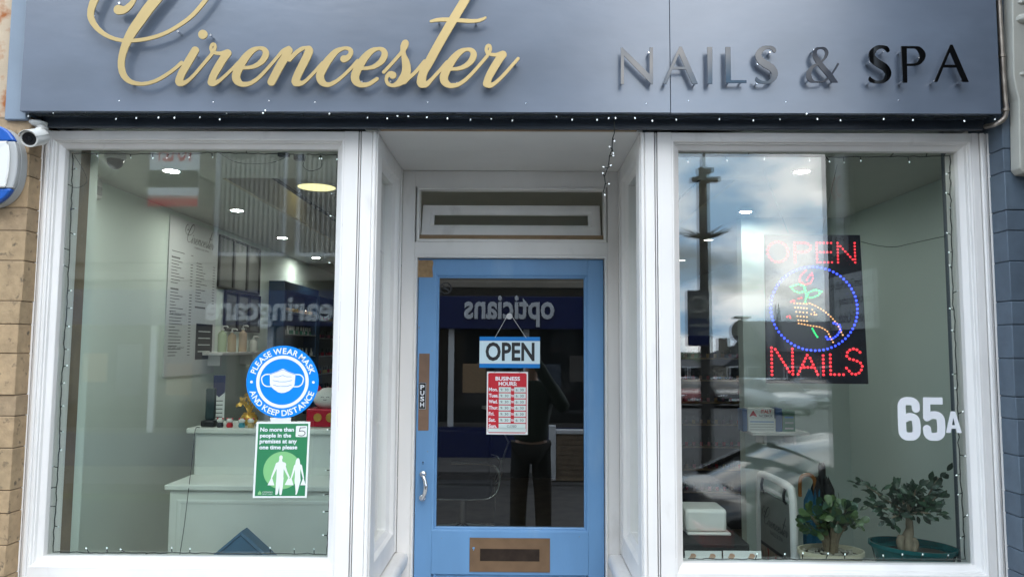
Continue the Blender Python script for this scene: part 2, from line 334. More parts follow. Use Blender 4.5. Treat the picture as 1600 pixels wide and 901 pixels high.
# union of tapered brush strokes and polygons -> clean outlines (for cut-out lettering)
def catmull(pts, step=1.0):
    P = [np.array(p, float) for p in pts]; P = [2*P[0] - P[1]] + P + [2*P[-1] - P[-2]]; out = []
    for i in range(1, len(P) - 2):
        n = max(2, int(np.linalg.norm(P[i + 1][:2] - P[i][:2])/step))
        for k in range(n):
            t = k/n
            q = 0.5*((2*P[i]) + (-P[i - 1] + P[i + 1])*t + (2*P[i - 1] - 5*P[i] + 4*P[i + 1] - P[i + 2])*t*t + (-P[i - 1] + 3*P[i] - 3*P[i + 1] + P[i + 2])*t**3)
            q[2] = max(q[2], 0.2); out.append(q)
    out.append(P[-2]); return out
def outlines(strokes=(), polys=(), cell=0.4, cut=None):
    S = [catmull(s, 1.6) for s in strokes]
    allp = [q for s in S for q in s] + [np.array([*p, 0.0]) for pl in polys for p in pl]
    A = np.array(allp); x0 = (A[:, 0] - A[:, 2]).min() - 3*cell; x1 = (A[:, 0] + A[:, 2]).max() + 3*cell
    y0 = (A[:, 1] - A[:, 2]).min() - 3*cell; y1 = (A[:, 1] + A[:, 2]).max() + 3*cell
    nx = int((x1 - x0)/cell) + 2; ny = int((y1 - y0)/cell) + 2
    xs = x0 + cell*np.arange(nx); ys = y0 + cell*np.arange(ny)
    F = np.full((ny, nx), 50.0)
    for s in S:
        for a, b in zip(s[:-1], s[1:]):
            r = max(a[2], b[2]) + 4*cell
            i0 = max(0, int((min(a[0], b[0]) - r - x0)/cell)); i1 = min(nx, int((max(a[0], b[0]) + r - x0)/cell) + 2)
            j0 = max(0, int((min(a[1], b[1]) - r - y0)/cell)); j1 = min(ny, int((max(a[1], b[1]) + r - y0)/cell) + 2)
            X, Y = np.meshgrid(xs[i0:i1], ys[j0:j1]); d = b - a; l2 = d[0]**2 + d[1]**2 + 1e-9
            t = np.clip(((X - a[0])*d[0] + (Y - a[1])*d[1])/l2, 0, 1)
            D = np.hypot(X - a[0] - t*d[0], Y - a[1] - t*d[1]) - (a[2] + t*d[2])
            F[j0:j1, i0:i1] = np.minimum(F[j0:j1, i0:i1], D)
    if polys:
        X, Y = np.meshgrid(xs, ys)
        for pl in polys:
            D = np.full(X.shape, 1e9); ins = np.zeros(X.shape, bool)
            for a, b in zip(pl, pl[1:] + pl[:1]):
                dx_, dy_ = b[0] - a[0], b[1] - a[1]
                t = np.clip(((X - a[0])*dx_ + (Y - a[1])*dy_)/(dx_*dx_ + dy_*dy_ + 1e-9), 0, 1)
                D = np.minimum(D, np.hypot(X - a[0] - t*dx_, Y - a[1] - t*dy_))
                if a[1] != b[1]:
                    c = ((a[1] > Y) != (b[1] > Y)) & (X < dx_*(Y - a[1])/dy_ + a[0]); ins ^= c
            F = np.minimum(F, np.where(ins, -D, D))
    if cut:
        X, Y = np.meshgrid(xs, ys)
        for (a, b, c) in cut: F = np.maximum(F, a*X + b*Y - c)
    F = np.where(np.abs(F) < 1e-5, 1e-5, F)
    nxt = {}
    I = F < 0
    mixed = (I[:-1, :-1].astype(int) + I[:-1, 1:] + I[1:, :-1] + I[1:, 1:]); js, is_ = np.nonzero((mixed > 0) & (mixed < 4))
    pts = {}
    def ept(k):
        if k not in pts:
            t, j, i = k
            if t == 0: a, b = F[j, i], F[j, i + 1]; pts[k] = (xs[i] + cell*a/(a - b), ys[j])
            else: a, b = F[j, i], F[j + 1, i]; pts[k] = (xs[i], ys[j] + cell*a/(a - b))
        return k
    for j, i in zip(js, is_):
        c = (I[j, i], I[j, i + 1], I[j + 1, i + 1], I[j + 1, i])
        E = ((0, j, i), (1, j, i + 1), (0, j + 1, i), (1, j, i))
        ins_, outs = [], []
        for k in range(4):
            a, b = c[k], c[(k + 1) % 4]
            if a and not b: outs.append(E[k])
            if b and not a: ins_.append((k, E[k]))
        # walk with the inside on one hand: from each in->out edge to the following out->in edge
        for k in range(4):
            if c[k] and not c[(k + 1) % 4]:
                q = (k + 1) % 4
                while not (c[(q + 1) % 4] and not c[q]): q = (q + 1) % 4
                nxt[ept(E[k])] = ept(E[q])
    loops = []; left = set(nxt)
    while left:
        s = left.pop(); lp = [s]; k = nxt[s]
        while k != s and k in left: left.discard(k); lp.append(k); k = nxt[k]
        P = [pts[q] for q in lp]
        keep = [P[0]]
        for q, r_ in zip(P[1:], P[2:] + P[:1]):
            a = keep[-1]; dx_, dy_ = r_[0] - a[0], r_[1] - a[1]; l = math.hypot(dx_, dy_)
            if l < 1e-9 or abs((q[0] - a[0])*dy_ - (q[1] - a[1])*dx_)/l > 0.05*cell/0.4 or l > 10: keep.append(q)
        if len(keep) > 2: loops.append(keep)
    return loops
def cutout(name, loops, fr, m, parent, d0=0.0, thick=0.004, bevel=0.0005):
    c = bpy.data.curves.new('c', 'CURVE'); c.dimensions = '2D'; c.fill_mode = 'BOTH'; c.extrude = max(thick/2 - bevel, 0); c.bevel_depth = bevel; c.bevel_resolution = 0
    if thick == 0: c.fill_mode = 'FRONT'; c.extrude = 0; c.bevel_depth = 0
    for lp in loops:
        s = c.splines.new('POLY'); s.points.add(len(lp) - 1); s.use_cyclic_u = True
        for q, (a, b) in zip(s.points, lp): q.co = (a, b, 0, 1)
    o = bpy.data.objects.new('c', c); col.objects.link(o)
    dg = bpy.context.evaluated_depsgraph_get(); dg.update()
    me = bpy.data.meshes.new_from_object(o.evaluated_get(dg))
    v = [fr.p(q.co.x, q.co.y, d0 + thick/2 + q.co.z) for q in me.vertices]; f = [tuple(p.vertices) for p in me.polygons]
    bpy.data.objects.remove(o); bpy.data.curves.remove(c); bpy.data.meshes.remove(me)
    return mk(name, v, f, m, parent, fix=False)

# ================================================================ ground and street (the street falls away from the shop)
def gz(y): return -0.20 - 0.034*max(0.0, -1.55 - y) if y > -62 else -2.25
def slab(name, m, y0, y1, x0=-60, x1=60, up=0.0, n=6):
    mb = MB(); ys = [y0 + (y1 - y0)*i/n for i in range(n + 1)]
    vs = [];
    for y in ys: vs += [(x0, y, gz(y) + up), (x1, y, gz(y) + up)]
    mb.add(vs, [(2*i, 2*i + 1, 2*i + 3, 2*i + 2) for i in range(n)])
    return tag(mb.build(name, m), kind='structure')
g = MB(); ys = [3, -1.55, -62, -900]; vs = []
for y in ys: vs += [(-900, y, gz(y) - 0.012), (900, y, gz(y) - 0.012)]
tag(g.add(vs, [(2*i, 2*i + 1, 2*i + 3, 2*i + 2) for i in range(3)]).build('ground', MT['grass']), kind='structure')
tag(box('pavement', MT['paving'], None, -12, 12, -1.52, 0.72, -0.3, 0.0, bevel=0.01), kind='structure')
tag(box('kerb', MT['stone'], None, -12, 12, -1.66, -1.523, -0.3, -0.004, bevel=0.015), kind='structure')
slab('road', MT['asphalt'], -6.9, -1.66)
slab('car_park', MT['asphalt'], -60, -6.95, -2.2, 34, up=0.004)
opp = MB(); opp.add([(-14, -9.0, gz(-9) + 0.16), (2.25, -9.0, gz(-9) + 0.16), (2.25, -7.4, gz(-7.4) + 0.12), (-14, -7.4, gz(-7.4) + 0.12), (-14, -7.4, -0.6), (2.25, -7.4, -0.6), (2.25, -9, -0.6)], [(0, 1, 2, 3), (3, 2, 5, 4), (1, 6, 5, 2)])
tag(opp.build('pavement_opposite', mat('dark_paving', (0.11, 0.105, 0.10), 0.85, var=0.2, vscale=3)), kind='structure')

# ================================================================ shop front
XL0, XL1, XR0, XR1, ZT, ZB = -1.648, -0.661, 0.561, 1.552, 2.2856, 0.851
PL, PR, YD = -0.515, 0.420, 0.62           # porch sides and door plane
HEAD = 2.343
PROF = [(0, 0.058), (0, 0.036), (0.003, 0.031), (0.010, 0.027), (0.015, 0.022), (0.0175, 0.012), (0.021, 0.010), (0.0225, 0.003), (0.026, 0.0), (0.031, 0.0005)]
def pane(name, x0, x1, z0, z1, y, m, parent, tilt=0.0, tilt2=0.0):
    xc, zc = (x0 + x1)/2, (z0 + z1)/2
    P = [Vector((x, y + (x - xc)*math.tan(tilt) + (z - zc)*math.tan(tilt2), z)) for x, z in ((x0, z0), (x1, z0), (x1, z1), (x0, z1))]
    return mk(name, P, [(0, 1, 2, 3)], m, parent, fix=False)
def shop_window(label, x0, x1, outer, post, loc, flip):
    t = thing('shop_window', label, 'window', loc)
    MB().ring(x0, x1, ZB, ZT, PROF, front).build('inner_moulding', MT['white'], t, smooth=30)
    o = 0.0312
    lo, hi = (outer, post) if not flip else (post, outer)
    # stiles as flat boards with a groove and corner beads
    def stile(a, b, outer_side):
        if outer_side:
            s = 1 if a < b else -1
            xs = [a, a + s*0.011, a + s*0.014, a + s*0.026, a + s*0.029]
            box('stile', MT['white'], t, min(xs[4], b), max(xs[4], b), 0.0, 0.11, 0.72, HEAD, 0.002)
            box('edge_bead', MT['white'], t, min(xs[1], xs[3]), max(xs[1], xs[3]), -0.006, 0.08, 0.72, HEAD - 0.001, 0.004)
            box('edge_strip', MT['white'], t, min(xs[0], xs[1]), max(xs[0], xs[1]), 0.004, 0.08, 0.72, HEAD - 0.002, 0.002)
        else:
            s = 1 if b > a else -1       # a at the glass side, b at the porch corner
            g0 = a + s*0.050; g1 = a + s*0.0535; g2 = a + s*0.0575; g3 = a + s*0.061
            box('stile', MT['white'], t, min(a, g0), max(a, g0), 0.0, 0.11, 0.72, HEAD, 0.0015)
            box('groove_bead', MT['white'], t, min(g1, g2), max(g1, g2), 0.0015, 0.10, 0.72, HEAD - 0.001, 0.0015)
            box('corner_post', MT['white'], t, min(g3, b - s*0.016), max(g3, b - s*0.016), 0.001, 0.11, 0.72, HEAD, 0.0015)
            MB().tube([(b - s*0.008, 0.006, 0.72), (b - s*0.008, 0.006, HEAD - 0.002)], 0.0078, 12).build('corner_bead', MT['white'], t, smooth=True)
    stile(outer, (x0 - o) if not flip else (x1 + o), True)
    stile((x1 + o) if not flip else (x0 - o), post, False)
    box('top_rail', MT['white'], t, x0 - o + 0.0005, x1 + o - 0.0005, 0.0005, 0.11, ZT + o, HEAD - 0.0015, 0.001)
    box('bottom_rail', MT['white'], t, x0 - o + 0.0005, x1 + o - 0.0005, 0.0005, 0.11, 0.735, ZB - o, 0.001)
    MB().box(lo - 0.0, hi, -0.05, 0.10, 0.68, 0.719).build('sill', MT['white'], t, bevel=0.012)
    box('stall_riser', MT['white'], t, lo, hi, 0.01, 0.09, 0.0, 0.679)
    pane('pane', x0 - 0.004, x1 + 0.004, ZB - 0.004, ZT + 0.004, 0.056, MT['glass'], t)
    pane('pane', x0 - 0.004, x1 + 0.004, ZB - 0.004, ZT + 0.004, 0.078, MT['glass'], t, R(0.10), R(0.03))
    box('spacer_bar', MT['grey_plastic'], t, x0 - 0.0035, x1 + 0.0035, 0.0575, 0.0765, ZB - 0.012, ZB - 0.0005)
    return t
lw = shop_window('large white framed window with the mask sticker and green poster', XL0, XL1, -1.707, PL, (-1.11, 0, 0), False)
rw = shop_window('large white framed window with the lit sign and 65A numerals', XR0, XR1, 1.637, PR, (1.03, 0, 0), True)
# --- porch returns (glazed sides)
def porch_side(label, X, sgn):
    # visible face at x = X looking into the porch; sgn = +1 when the face looks towards +x
    t = thing('porch_side_window', label, 'window', (X, 0.3, 0))
    T = lambda a, b, d: Vector((X - sgn*d, a, b))
    y0, y1 = 0.135, 0.475
    MB().ring(y0, y1, ZB - 0.005, ZT - 0.03, [(0, 0.045), (0, 0.026), (0.006, 0.022), (0.018, 0.014), (0.021, 0.006), (0.027, 0.0), (0.031, 0.0005)], T).build('inner_moulding', MT['white'], t, smooth=30)
    def b(n, ya, yb, za, zb, d0=0.0, d1=0.06, bev=0.0015):
        xa, xb = X - sgn*d0, X - sgn*d1; box(n, MT['white'], t, min(xa, xb), max(xa, xb), ya, yb, za, zb, bev)
    b('stile', 0.030, y0 - 0.0312, 0.735, 2.344)
    b('stile', y1 + 0.0312, 0.548, 0.735, 2.344)
    b('end_bead', 0.551, 0.566, 0.735, 2.344, -0.004, 0.05, 0.004)
    b('end_bead', 0.569, 0.583, 0.735, 2.344, 0.002, 0.05, 0.002)
    b('front_bead', 0.0155, 0.0275, 0.735, 2.342, -0.003, 0.02, 0.003)
    b('top_rail', y0 - 0.031, y1 + 0.031, ZT - 0.03 + 0.0312, 2.344, 0.0005)
    b('bottom_rail', y0 - 0.031, y1 + 0.031, 0.735, ZB - 0.005 - 0.0312, 0.0005)
    mb = MB(); xa, xb = X - sgn*0.02, X + sgn*0.052
    mb.box(min(xa, xb), max(xa, xb), -0.045, 0.596, 0.676, 0.728); mb.build('sill', MT['white'], t, bevel=0.019)
    b('stall_riser', 0.0, 0.59, 0.0, 0.675, 0.012, 0.06)
    P = [T(y0 - 0.004, ZB - 0.009, 0.044), T(y1 + 0.004, ZB - 0.009, 0.044), T(y1 + 0.004, ZT - 0.026, 0.044), T(y0 - 0.004, ZT - 0.026, 0.044)]
    mk('pane', P, [(0, 1, 2, 3)], MT['glass_side'], t, fix=False)
porch_side('narrow glazed porch side beside the pull handle side of the door', PL, 1)
porch_side('narrow glazed porch side next to the window with the lit sign', PR, -1)
# --- porch ceiling
pc = thing('porch_ceiling', 'white boarded porch ceiling above the blue door', 'ceiling', (-0.05, 0.3, 2.345))
box('board', MT['white_soffit'], pc, PL - 0.01, PR + 0.01, 0.012, 0.268, 2.3455, 2.365, 0.002)
box('board', MT['white_soffit'], pc, PL - 0.01, PR + 0.01, 0.271, YD + 0.06, 2.3462, 2.365, 0.002)
box('front_edge', MT['timber'], pc, PL + 0.012, PR - 0.012, -0.006, 0.0105, 2.3458, 2.364, 0.003)
# --- door case and fanlight
DX0, DX1, DZ = -0.447, 0.360, 1.962
A = W(655, 298, YD); B = W(940, 377, YD)
FX0, FX1, FZ0, FZ1 = DX0 + 0.006, DX1 - 0.004, B.z + 0.004, A.z
dc = thing('door_frame', 'white moulded frame round the blue door and fanlight', 'door frame', (-0.045, YD, 0))
CPROF = [(0.0, 0.05), (0.0, 0.004), (0.003, 0.0), (0.008, 0.0), (0.0095, 0.005), (0.0125, 0.005)]
YF = YD - 0.03
box('jamb', MT['white'], dc, PL, DX0 - 0.0128, YF + 0.006, YD + 0.08, 0, 2.3452, 0.0015)
box('jamb', MT['white'], dc, DX1 + 0.0128, PR, YF + 0.006, YD + 0.08, 0, 2.3452, 0.0015)
box('lintel', MT['white'], dc, DX0 - 0.0126, DX1 + 0.0126, YF + 0.0065, YD + 0.08, FZ1 + 0.0128, 2.3450, 0.0015)
box('transom_bar', MT['white'], dc, DX0 - 0.0126, DX1 + 0.0126, YF + 0.0065, YD + 0.08, DZ + 0.0158, FZ0 - 0.0128, 0.0015)
TF = lambda a, b, d: Vector((a, YF + d, b))
MB().ring(FX0, FX1, FZ0, FZ1, CPROF, TF).build('fanlight_bead', MT['white'], dc, smooth=30)
MB().ring(DX0, DX1, -0.05, DZ + 0.003, CPROF, TF).build('door_bead', MT['white'], dc, smooth=30)
box('timber_rebate', MT['timber'], dc, FX0 + 0.0003, FX1 - 0.0003, YF + 0.012, YF + 0.05, FZ0 + 0.0002, FZ0 + 0.019, 0.001)
fs = thing('fanlight_sash', 'white narrow sash standing ajar above the blue door', 'window', ((FX0 + FX1)/2, YD, FZ0 + 0.03))
S0 = W(657, 368, YD + 0.02); S1 = W(940, 319, YD + 0.02); G0 = W(677, 350, YD + 0.02); G1 = W(920, 334.5, YD + 0.02)
def sash_T(a, b, d): return Vector((a, YD + 0.012 + d + (b - S0.z)*0.35, b))
gx0, gx1, gz0, gz1 = G0.x, G1.x, G0.z, G1.z
ox = min(gx0 - FX0, FX1 - gx1) - 0.004
mb = MB()
def fr_ring(prof):
    vs = []
    for kx, kb, kt, d in prof:
        vs += [sash_T(gx0 - kx, gz0 - kb, d), sash_T(gx1 + kx, gz0 - kb, d), sash_T(gx1 + kx, gz1 + kt, d), sash_T(gx0 - kx, gz1 + kt, d)]
    k = len(prof); mb.add(vs, [(i*4 + j, i*4 + (j + 1) % 4, (i + 1)*4 + (j + 1) % 4, (i + 1)*4 + j) for i in range(k - 1) for j in range(4)])
fr_ring([(0, 0, 0, 0.03), (0, 0, 0, 0.012), (0.010, 0.006, 0.006, 0.006), (0.014, 0.008, 0.020, 0.0), (ox, S0.z*0 + (gz0 - S0.z), S1.z - gz1, 0.0), (ox + 0.002, gz0 - S0.z + 0.002, S1.z - gz1 + 0.002, 0.006), (ox + 0.002, gz0 - S0.z + 0.002, S1.z - gz1 + 0.002, 0.035)])
mb.build('frame', MT['white'], fs, smooth=30)
mk('pane', [sash_T(gx0 - 0.002, gz0 - 0.002, 0.022), sash_T(gx1 + 0.002, gz0 - 0.002, 0.022), sash_T(gx1 + 0.002, gz1 + 0.002, 0.022), sash_T(gx0 - 0.002, gz1 + 0.002, 0.022)], [(0, 1, 2, 3)], MT['glass_side'], fs, fix=False)
# --- the door
dr = thing('front_door', 'blue painted glazed door with brass letterbox and chrome pull handle', 'door', (-0.045, YD, 0))
q0 = W(685, 823, YD); q1 = W(912, 435, YD); DGX0, DGX1, DGZ0, DGZ1 = -0.3545, 0.2735, q0.z, q1.z
d0, d1 = DX0 + 0.003, DX1 - 0.003
mo = 0.0165
box('stile', MT['door_blue'], dr, d0, DGX0 - mo, YD, YD + 0.044, 0.02, DZ, 0.002)
box('stile', MT['door_blue'], dr, DGX1 + mo, d1, YD, YD + 0.044, 0.02, DZ, 0.002)
box('top_rail', MT['door_blue'], dr, DGX0 - mo + 0.0004, DGX1 + mo - 0.0004, YD + 0.0004, YD + 0.0436, DGZ1 + mo, DZ, 0.0006)
KP = W(800, 897, YD).z
box('lock_rail', MT['door_blue'], dr, DGX0 - mo + 0.0004, DGX1 + mo - 0.0004, YD + 0.0004, YD + 0.0436, KP, DGZ0 - mo, 0.0006)
box('kick_panel', MT['door_blue'], dr, DGX0 - mo + 0.0004, DGX1 + mo - 0.0004, YD + 0.014, YD + 0.034, 0.2, KP - 0.0006)
box('bottom_rail', MT['door_blue'], dr, DGX0 - mo + 0.0004, DGX1 + mo - 0.0004, YD + 0.0004, YD + 0.0436, 0.02, 0.2, 0.0006)
TD = lambda a, b, d: Vector((a, YD + d, b))
MB().ring(DGX0, DGX1, DGZ0, DGZ1, [(0, 0.026), (0, 0.012), (0.004, 0.009), (0.008, 0.010), (0.010, 0.004), (0.0145, 0.002), (mo, 0.0015)], TD).build('glazing_moulding', MT['door_blue'], dr, smooth=30)
MB().ring(DGX0 + 0.006, DGX1 - 0.006, 0.212, KP - 0.010, [(0, 0.0138), (0.004, 0.010), (0.008, 0.004), (0.0125, 0.002)], TD).build('panel_moulding', MT['door_blue'], dr, smooth=30)
YG = YD + 0.022
pane('pane', DGX0 - 0.003, DGX1 + 0.003, DGZ0 - 0.003, DGZ1 + 0.003, YG, MT['glass_door'], dr)
a = W(733.5, 885, YD); b = W(856, 847.5, YD); c = W(750, 875.5, YD); e_ = W(843, 857, YD)
MB().ring(c.x, e_.x, c.z, e_.z, [(0, 0.002), (0, -0.003), (c.x - a.x - 0.001, -0.004), (c.x - a.x, -0.002), (c.x - a.x, 0.0005)], TD).build('letterbox_plate', MT['bronze'], dr)
for sx_ in (a.x + 0.008, b.x - 0.008):
    for sz_ in (a.z + 0.006, b.z - 0.006): MB().lathe([(0.0025, 0), (0.002, 0.0012), (0.0005, 0.0015)], (sx_, YD - 0.004, sz_), 8, (1, 0, 0), (0, 0, 1), (0, -1, 0)).build('screw', MT['bronze'], dr)
fl = box('letterbox_flap', mat('dark_bronze', (0.05, 0.034, 0.026), 0.3, metal=0.5, var=0.3, vscale=20), dr, c.x, e_.x, YD - 0.0012, YD - 0.0002, c.z, e_.z)
a = W(653.2, 672, YD); b = W(671.5, 552, YD)
box('push_plate', MT['brown_plate'], dr, a.x, b.x, YD - 0.0022, YD - 0.0002, a.z, b.z, 0.0006)
a = W(653.5, 639, YD); b = W(666.5, 597, YD)
ps = box('push_sign', MT['black'], dr, a.x, b.x, YD - 0.0042, YD - 0.0024, a.z, b.z, 0.0005)
fp = Fr((a.x, YD - 0.0042, a.z)); wd, ht = b.x - a.x, b.z - a.z
m_ = MB()
for r_ in (rect(0.0015, 0.0015, wd - 0.0015, 0.0025), rect(0.0015, ht - 0.0025, wd - 0.0015, ht - 0.0015), rect(0.0015, 0.0025, 0.0025, ht - 0.0025), rect(wd - 0.0025, 0.0025, wd - 0.0015, ht - 0.0025)):
    m_.add([fp.p(*q, 0.0004) for q in r_], [(0, 1, 2, 3)])
m_.build('border', MT['sticker_white'], ps, fix=False)
for i, ch in enumerate('PUSH'):
    hh = (ht - 0.016)/4
    text('lettering', ch, fp, wd*0.24, ht - 0.008 - (i + 0.90)*hh, wd*0.52, hh*0.80, MT['sticker_white'], ps, 0.0005, bold=0.03)
a = W(652.8, 433, YD); b = W(677, 405.5, YD)
mb = MB(); n = 7
zs = [a.z + (b.z - a.z)*i/n for i in range(n + 1)]
mb.prism([(a.x, YD - 0.0008, a.z), (a.x, YD - 0.0008, b.z - 0.002), (b.x - 0.004, YD - 0.0008, b.z - 0.002), (b.x + 0.001, YD - 0.0008, b.z - 0.012), (b.x - 0.003, YD - 0.0008, (a.z + b.z)/2), (b.x, YD - 0.0008, a.z + 0.008), (b.x - 0.001, YD - 0.0008, a.z)], (0, 0.0006, 0))
mb.build('packing_tape', MT['tape'], dr)
for cx_, cz_, r_ in ((655, 512, .0045), (675, 548, .003), (668, 705, .003), (846, 826, .002), (905, 838, .0025), (740, 856, .006), (690, 840, .002)):
    p_ = W(cx_, cz_, YD); yo = YD - (0.0046 if cx_ == 740 else 0.0003)
    mk('paint_chip', [Vector((p_.x + r_*math.cos(u)*(0.7 + 0.5*math.sin(3*u)), yo, p_.z + 1.3*r_*math.sin(u))) for u in [2*math.pi*i/9 for i in range(9)]], [tuple(range(9))], MT['fascia_side'] if cx_ != 740 else MT['door_blue'], dr, fix=False)
# pull handle, keyhole
ha = W(661, 740, YD); hb = W(660, 777, YD)
h = MB()
arc = [Vector((ha.x, YD - 0.008, ha.z)), Vector((ha.x + 0.006, YD - 0.030, ha.z - 0.004)), Vector((ha.x + 0.015, YD - 0.038, ha.z - 0.03)), Vector((ha.x + 0.017, YD - 0.040, (ha.z + hb.z)/2)), Vector((hb.x + 0.014, YD - 0.036, hb.z + 0.024)), Vector((hb.x + 0.004, YD - 0.028, hb.z + 0.002)), Vector((hb.x, YD - 0.008, hb.z))]
pts = [Vector(q[:3]) for q in [np.array(x) for x in []]]
def smooth3(P, k=6):
    out = []; Q = [2*P[0] - P[1]] + P + [2*P[-1] - P[-2]]
    for i in range(1, len(Q) - 2):
        for j in range(k):
            t = j/k; out.append(0.5*((2*Q[i]) + (Q[i + 1] - Q[i - 1])*t + (2*Q[i - 1] - 5*Q[i] + 4*Q[i + 1] - Q[i + 2])*t*t + (-Q[i - 1] + 3*Q[i] - 3*Q[i + 1] + Q[i + 2])*t**3))
    return out + [Q[-2]]
sp = smooth3(arc, 5); h.tube(sp, [0.0065 + 0.0022*math.sin(math.pi*i/(len(sp) - 1)) for i in range(len(sp))], 12)
hd = h.build('pull_handle', MT['steel'], dr, smooth=True)
for p in (ha, hb): MB().lathe([(0.014, 0.0), (0.014, 0.003), (0.011, 0.006), (0.006, 0.008)], (p.x, YD, p.z), 16, (1, 0, 0), (0, 0, 1), (0, -1, 0)).build('rose', MT['steel'], hd, smooth=True)
k = W(661, 722, YD)
MB().lathe([(0.0085, 0), (0.0085, 0.0012), (0.007, 0.0018)], (k.x, YD, k.z), 18, (1, 0, 0), (0, 0, 1), (0, -1, 0)).build('escutcheon', MT['door_blue'], dr, smooth=True)
MB().lathe([(0.0030, 0.0019), (0.0030, 0.0022)], (k.x, YD, k.z + 0.002), 10, (1, 0, 0), (0, 0, 1), (0, -1, 0)).box(k.x - 0.0014, k.x + 0.0014, YD - 0.0022, YD - 0.0019, k.z - 0.008, k.z).build('keyhole', MT['black'], dr)

# ================================================================ fascia sign
FY = -0.12
sg = thing('shop_sign', 'slate blue shop sign board with gold script and chrome letters', 'sign', (0, FY, 2.374))
seam = W(1047, 90, FY).x
FB = 2.3745
box('board', MT['fascia'], sg, -1.716, seam - 0.0009, FY, FY + 0.02, FB, 3.2, 0.0008)
box('board', MT['fascia'], sg, seam + 0.0009, 1.612, FY, FY + 0.02, FB - 0.001, 3.2, 0.0008)
box('underside', MT['navy'], sg, -1.705, 1.605, FY + 0.0205, -0.031, FB + 0.003, FB + 0.02)
box('batten', MT['navy'], sg, -1.70, 1.612, -0.030, -0.0072, 2.3462, FB + 0.03, 0.004)
box('backing', MT['navy'], sg, -1.69, 1.60, -0.030, 0.3, FB + 0.031, 3.19)
box('cover_strip', MT['navy'], sg, -1.68, 1.60, -0.0068, 0.2, 2.366, 2.40)
for px, py in [(186, 158), (333, 160), (492, 160), (668, 160), (822, 162), (1010, 162), (1076, 158), (1228, 160), (1404, 157), (148, 26), (420, 158)]:
    p = W(px, py, FY); MB().lathe([(0.0022, 0), (0.0022, 0.0006), (0.001, 0.0012)], (p.x, FY, p.z), 8, (1, 0, 0), (0, 0, 1), (0, -1, 0)).build('screw', MT['steel'], sg)
# lettering: brush strokes measured on the photograph, in its pixels
def cs(ox, oy, s): return lambda L_: [(ox + x/s, oy + y/s, r/s) for x, y, r in L_]
cA, cB, cC, cDD, cE = cs(130, 0, 6.214), cs(260, 30, 7.51), cs(380, 30, 7.51), cs(520, 30, 7.51), cs(630, 0, 6.005)
sh = lambda L_, dx_, dy_: [(x + dx_, y + dy_, r) for x, y, r in L_]
C1 = cA([(348, 102, 46), (400, 104, 34), (455, 66, 27), (497, 8, 20), (514, -50, 17), (510, -130, 17), (460, -205, 17), (360, -232, 19), (235, -165, 26), (128, -20, 36), (76, 130, 31), (103, 232, 27), (190, 325, 21), (310, 384, 17), (440, 402, 16.5), (600, 388, 17), (760, 345, 17), (905, 272, 17), (1060, 160, 19), (1190, 10, 20), (1270, -120, 20), (1288, -235, 20), (1220, -318, 22), (1085, -312, 28), (920, -225, 40), (717, -5, 50), (630, 100, 51), (560, 200, 50), (489, 300, 47), (434, 400, 41), (396, 500, 35), (374, 600, 31), (380, 690, 31), (412, 757, 27), (472, 803, 21), (560, 821, 17), (640, 812, 16), (720, 785, 16), (810, 733, 16), (890, 677, 16), (960, 615, 17)])
i1 = cB([(342, 374, 44), (290, 462, 45), (226, 570, 45), (178, 660, 43), (155, 735, 45), (172, 752, 40), (205, 757, 27), (262, 727, 20), (340, 650, 18), (430, 545, 19), (515, 445, 19), (545, 405, 19)])
rl = cB([(548, 402, 19), (527, 350, 17), (541, 305, 17), (568, 303, 17), (577, 345, 17), (562, 392, 18), (600, 408, 19), (650, 410, 22), (695, 400, 28), (722, 407, 44)])
rs = cB([(722, 407, 44), (676, 466, 45), (600, 590, 45), (552, 680, 42), (535, 745, 45)])
rx = cB([(535, 745, 45), (560, 762, 30), (615, 738, 20), (700, 665, 18), (770, 600, 18), (850, 515, 18)])
e1 = cB([(905, 577, 19), (980, 574, 20), (1060, 550, 26), (1135, 492, 34), (1172, 415, 36), (1150, 362, 27), (1092, 347, 19), (1020, 372, 30), (945, 442, 42), (880, 535, 48), (833, 630, 48), (822, 690, 47), (840, 735, 42), (885, 768, 30), (940, 771, 26), (1005, 752, 22), (1080, 700, 20), (1160, 620, 19), (1240, 530, 18), (1330, 425, 18)])
e1n = cB([(1330, 425, 18), (1375, 375, 19), (1440, 345, 22)])
n1 = cC([(537, 376, 45), (480, 480, 47), (400, 620, 47), (336, 742, 46)])
n2 = cC([(548, 480, 26), (620, 405, 24), (690, 355, 22), (745, 347, 22), (778, 378, 45), (722, 505, 47), (655, 635, 46), (616, 735, 45), (640, 753, 40), (690, 758, 25), (742, 727, 19), (800, 670, 18), (860, 605, 18), (935, 520, 18)])
c1 = cC([(1184, 474, 41), (1225, 462, 32), (1262, 418, 26), (1264, 375, 25), (1230, 350, 20), (1170, 352, 20), (1090, 390, 32), (1012, 475, 42), (945, 575, 48), (906, 665, 46), (918, 728, 42), (962, 769, 30), (1022, 772, 24), (1100, 733, 20), (1180, 668, 18), (1260, 590, 18), (1345, 495, 18)])
s1 = cDD([(790, 420, 19), (816, 382, 20), (818, 325, 21), (845, 277, 25), (868, 284, 24), (862, 325, 23), (832, 378, 24), (835, 430, 28), (857, 505, 43), (868, 580, 49), (858, 655, 53), (825, 712, 50), (775, 757, 36), (712, 784, 21), (657, 771, 19), (631, 726, 18), (641, 676, 22), (676, 648, 30), (706, 664, 42)])
s1b = cDD([(601, 628, 19), (700, 522, 18), (800, 408, 19)])
s2 = cDD([(840, 735, 34), (895, 692, 24), (945, 655, 20), (1005, 592, 20), (1080, 505, 24)])
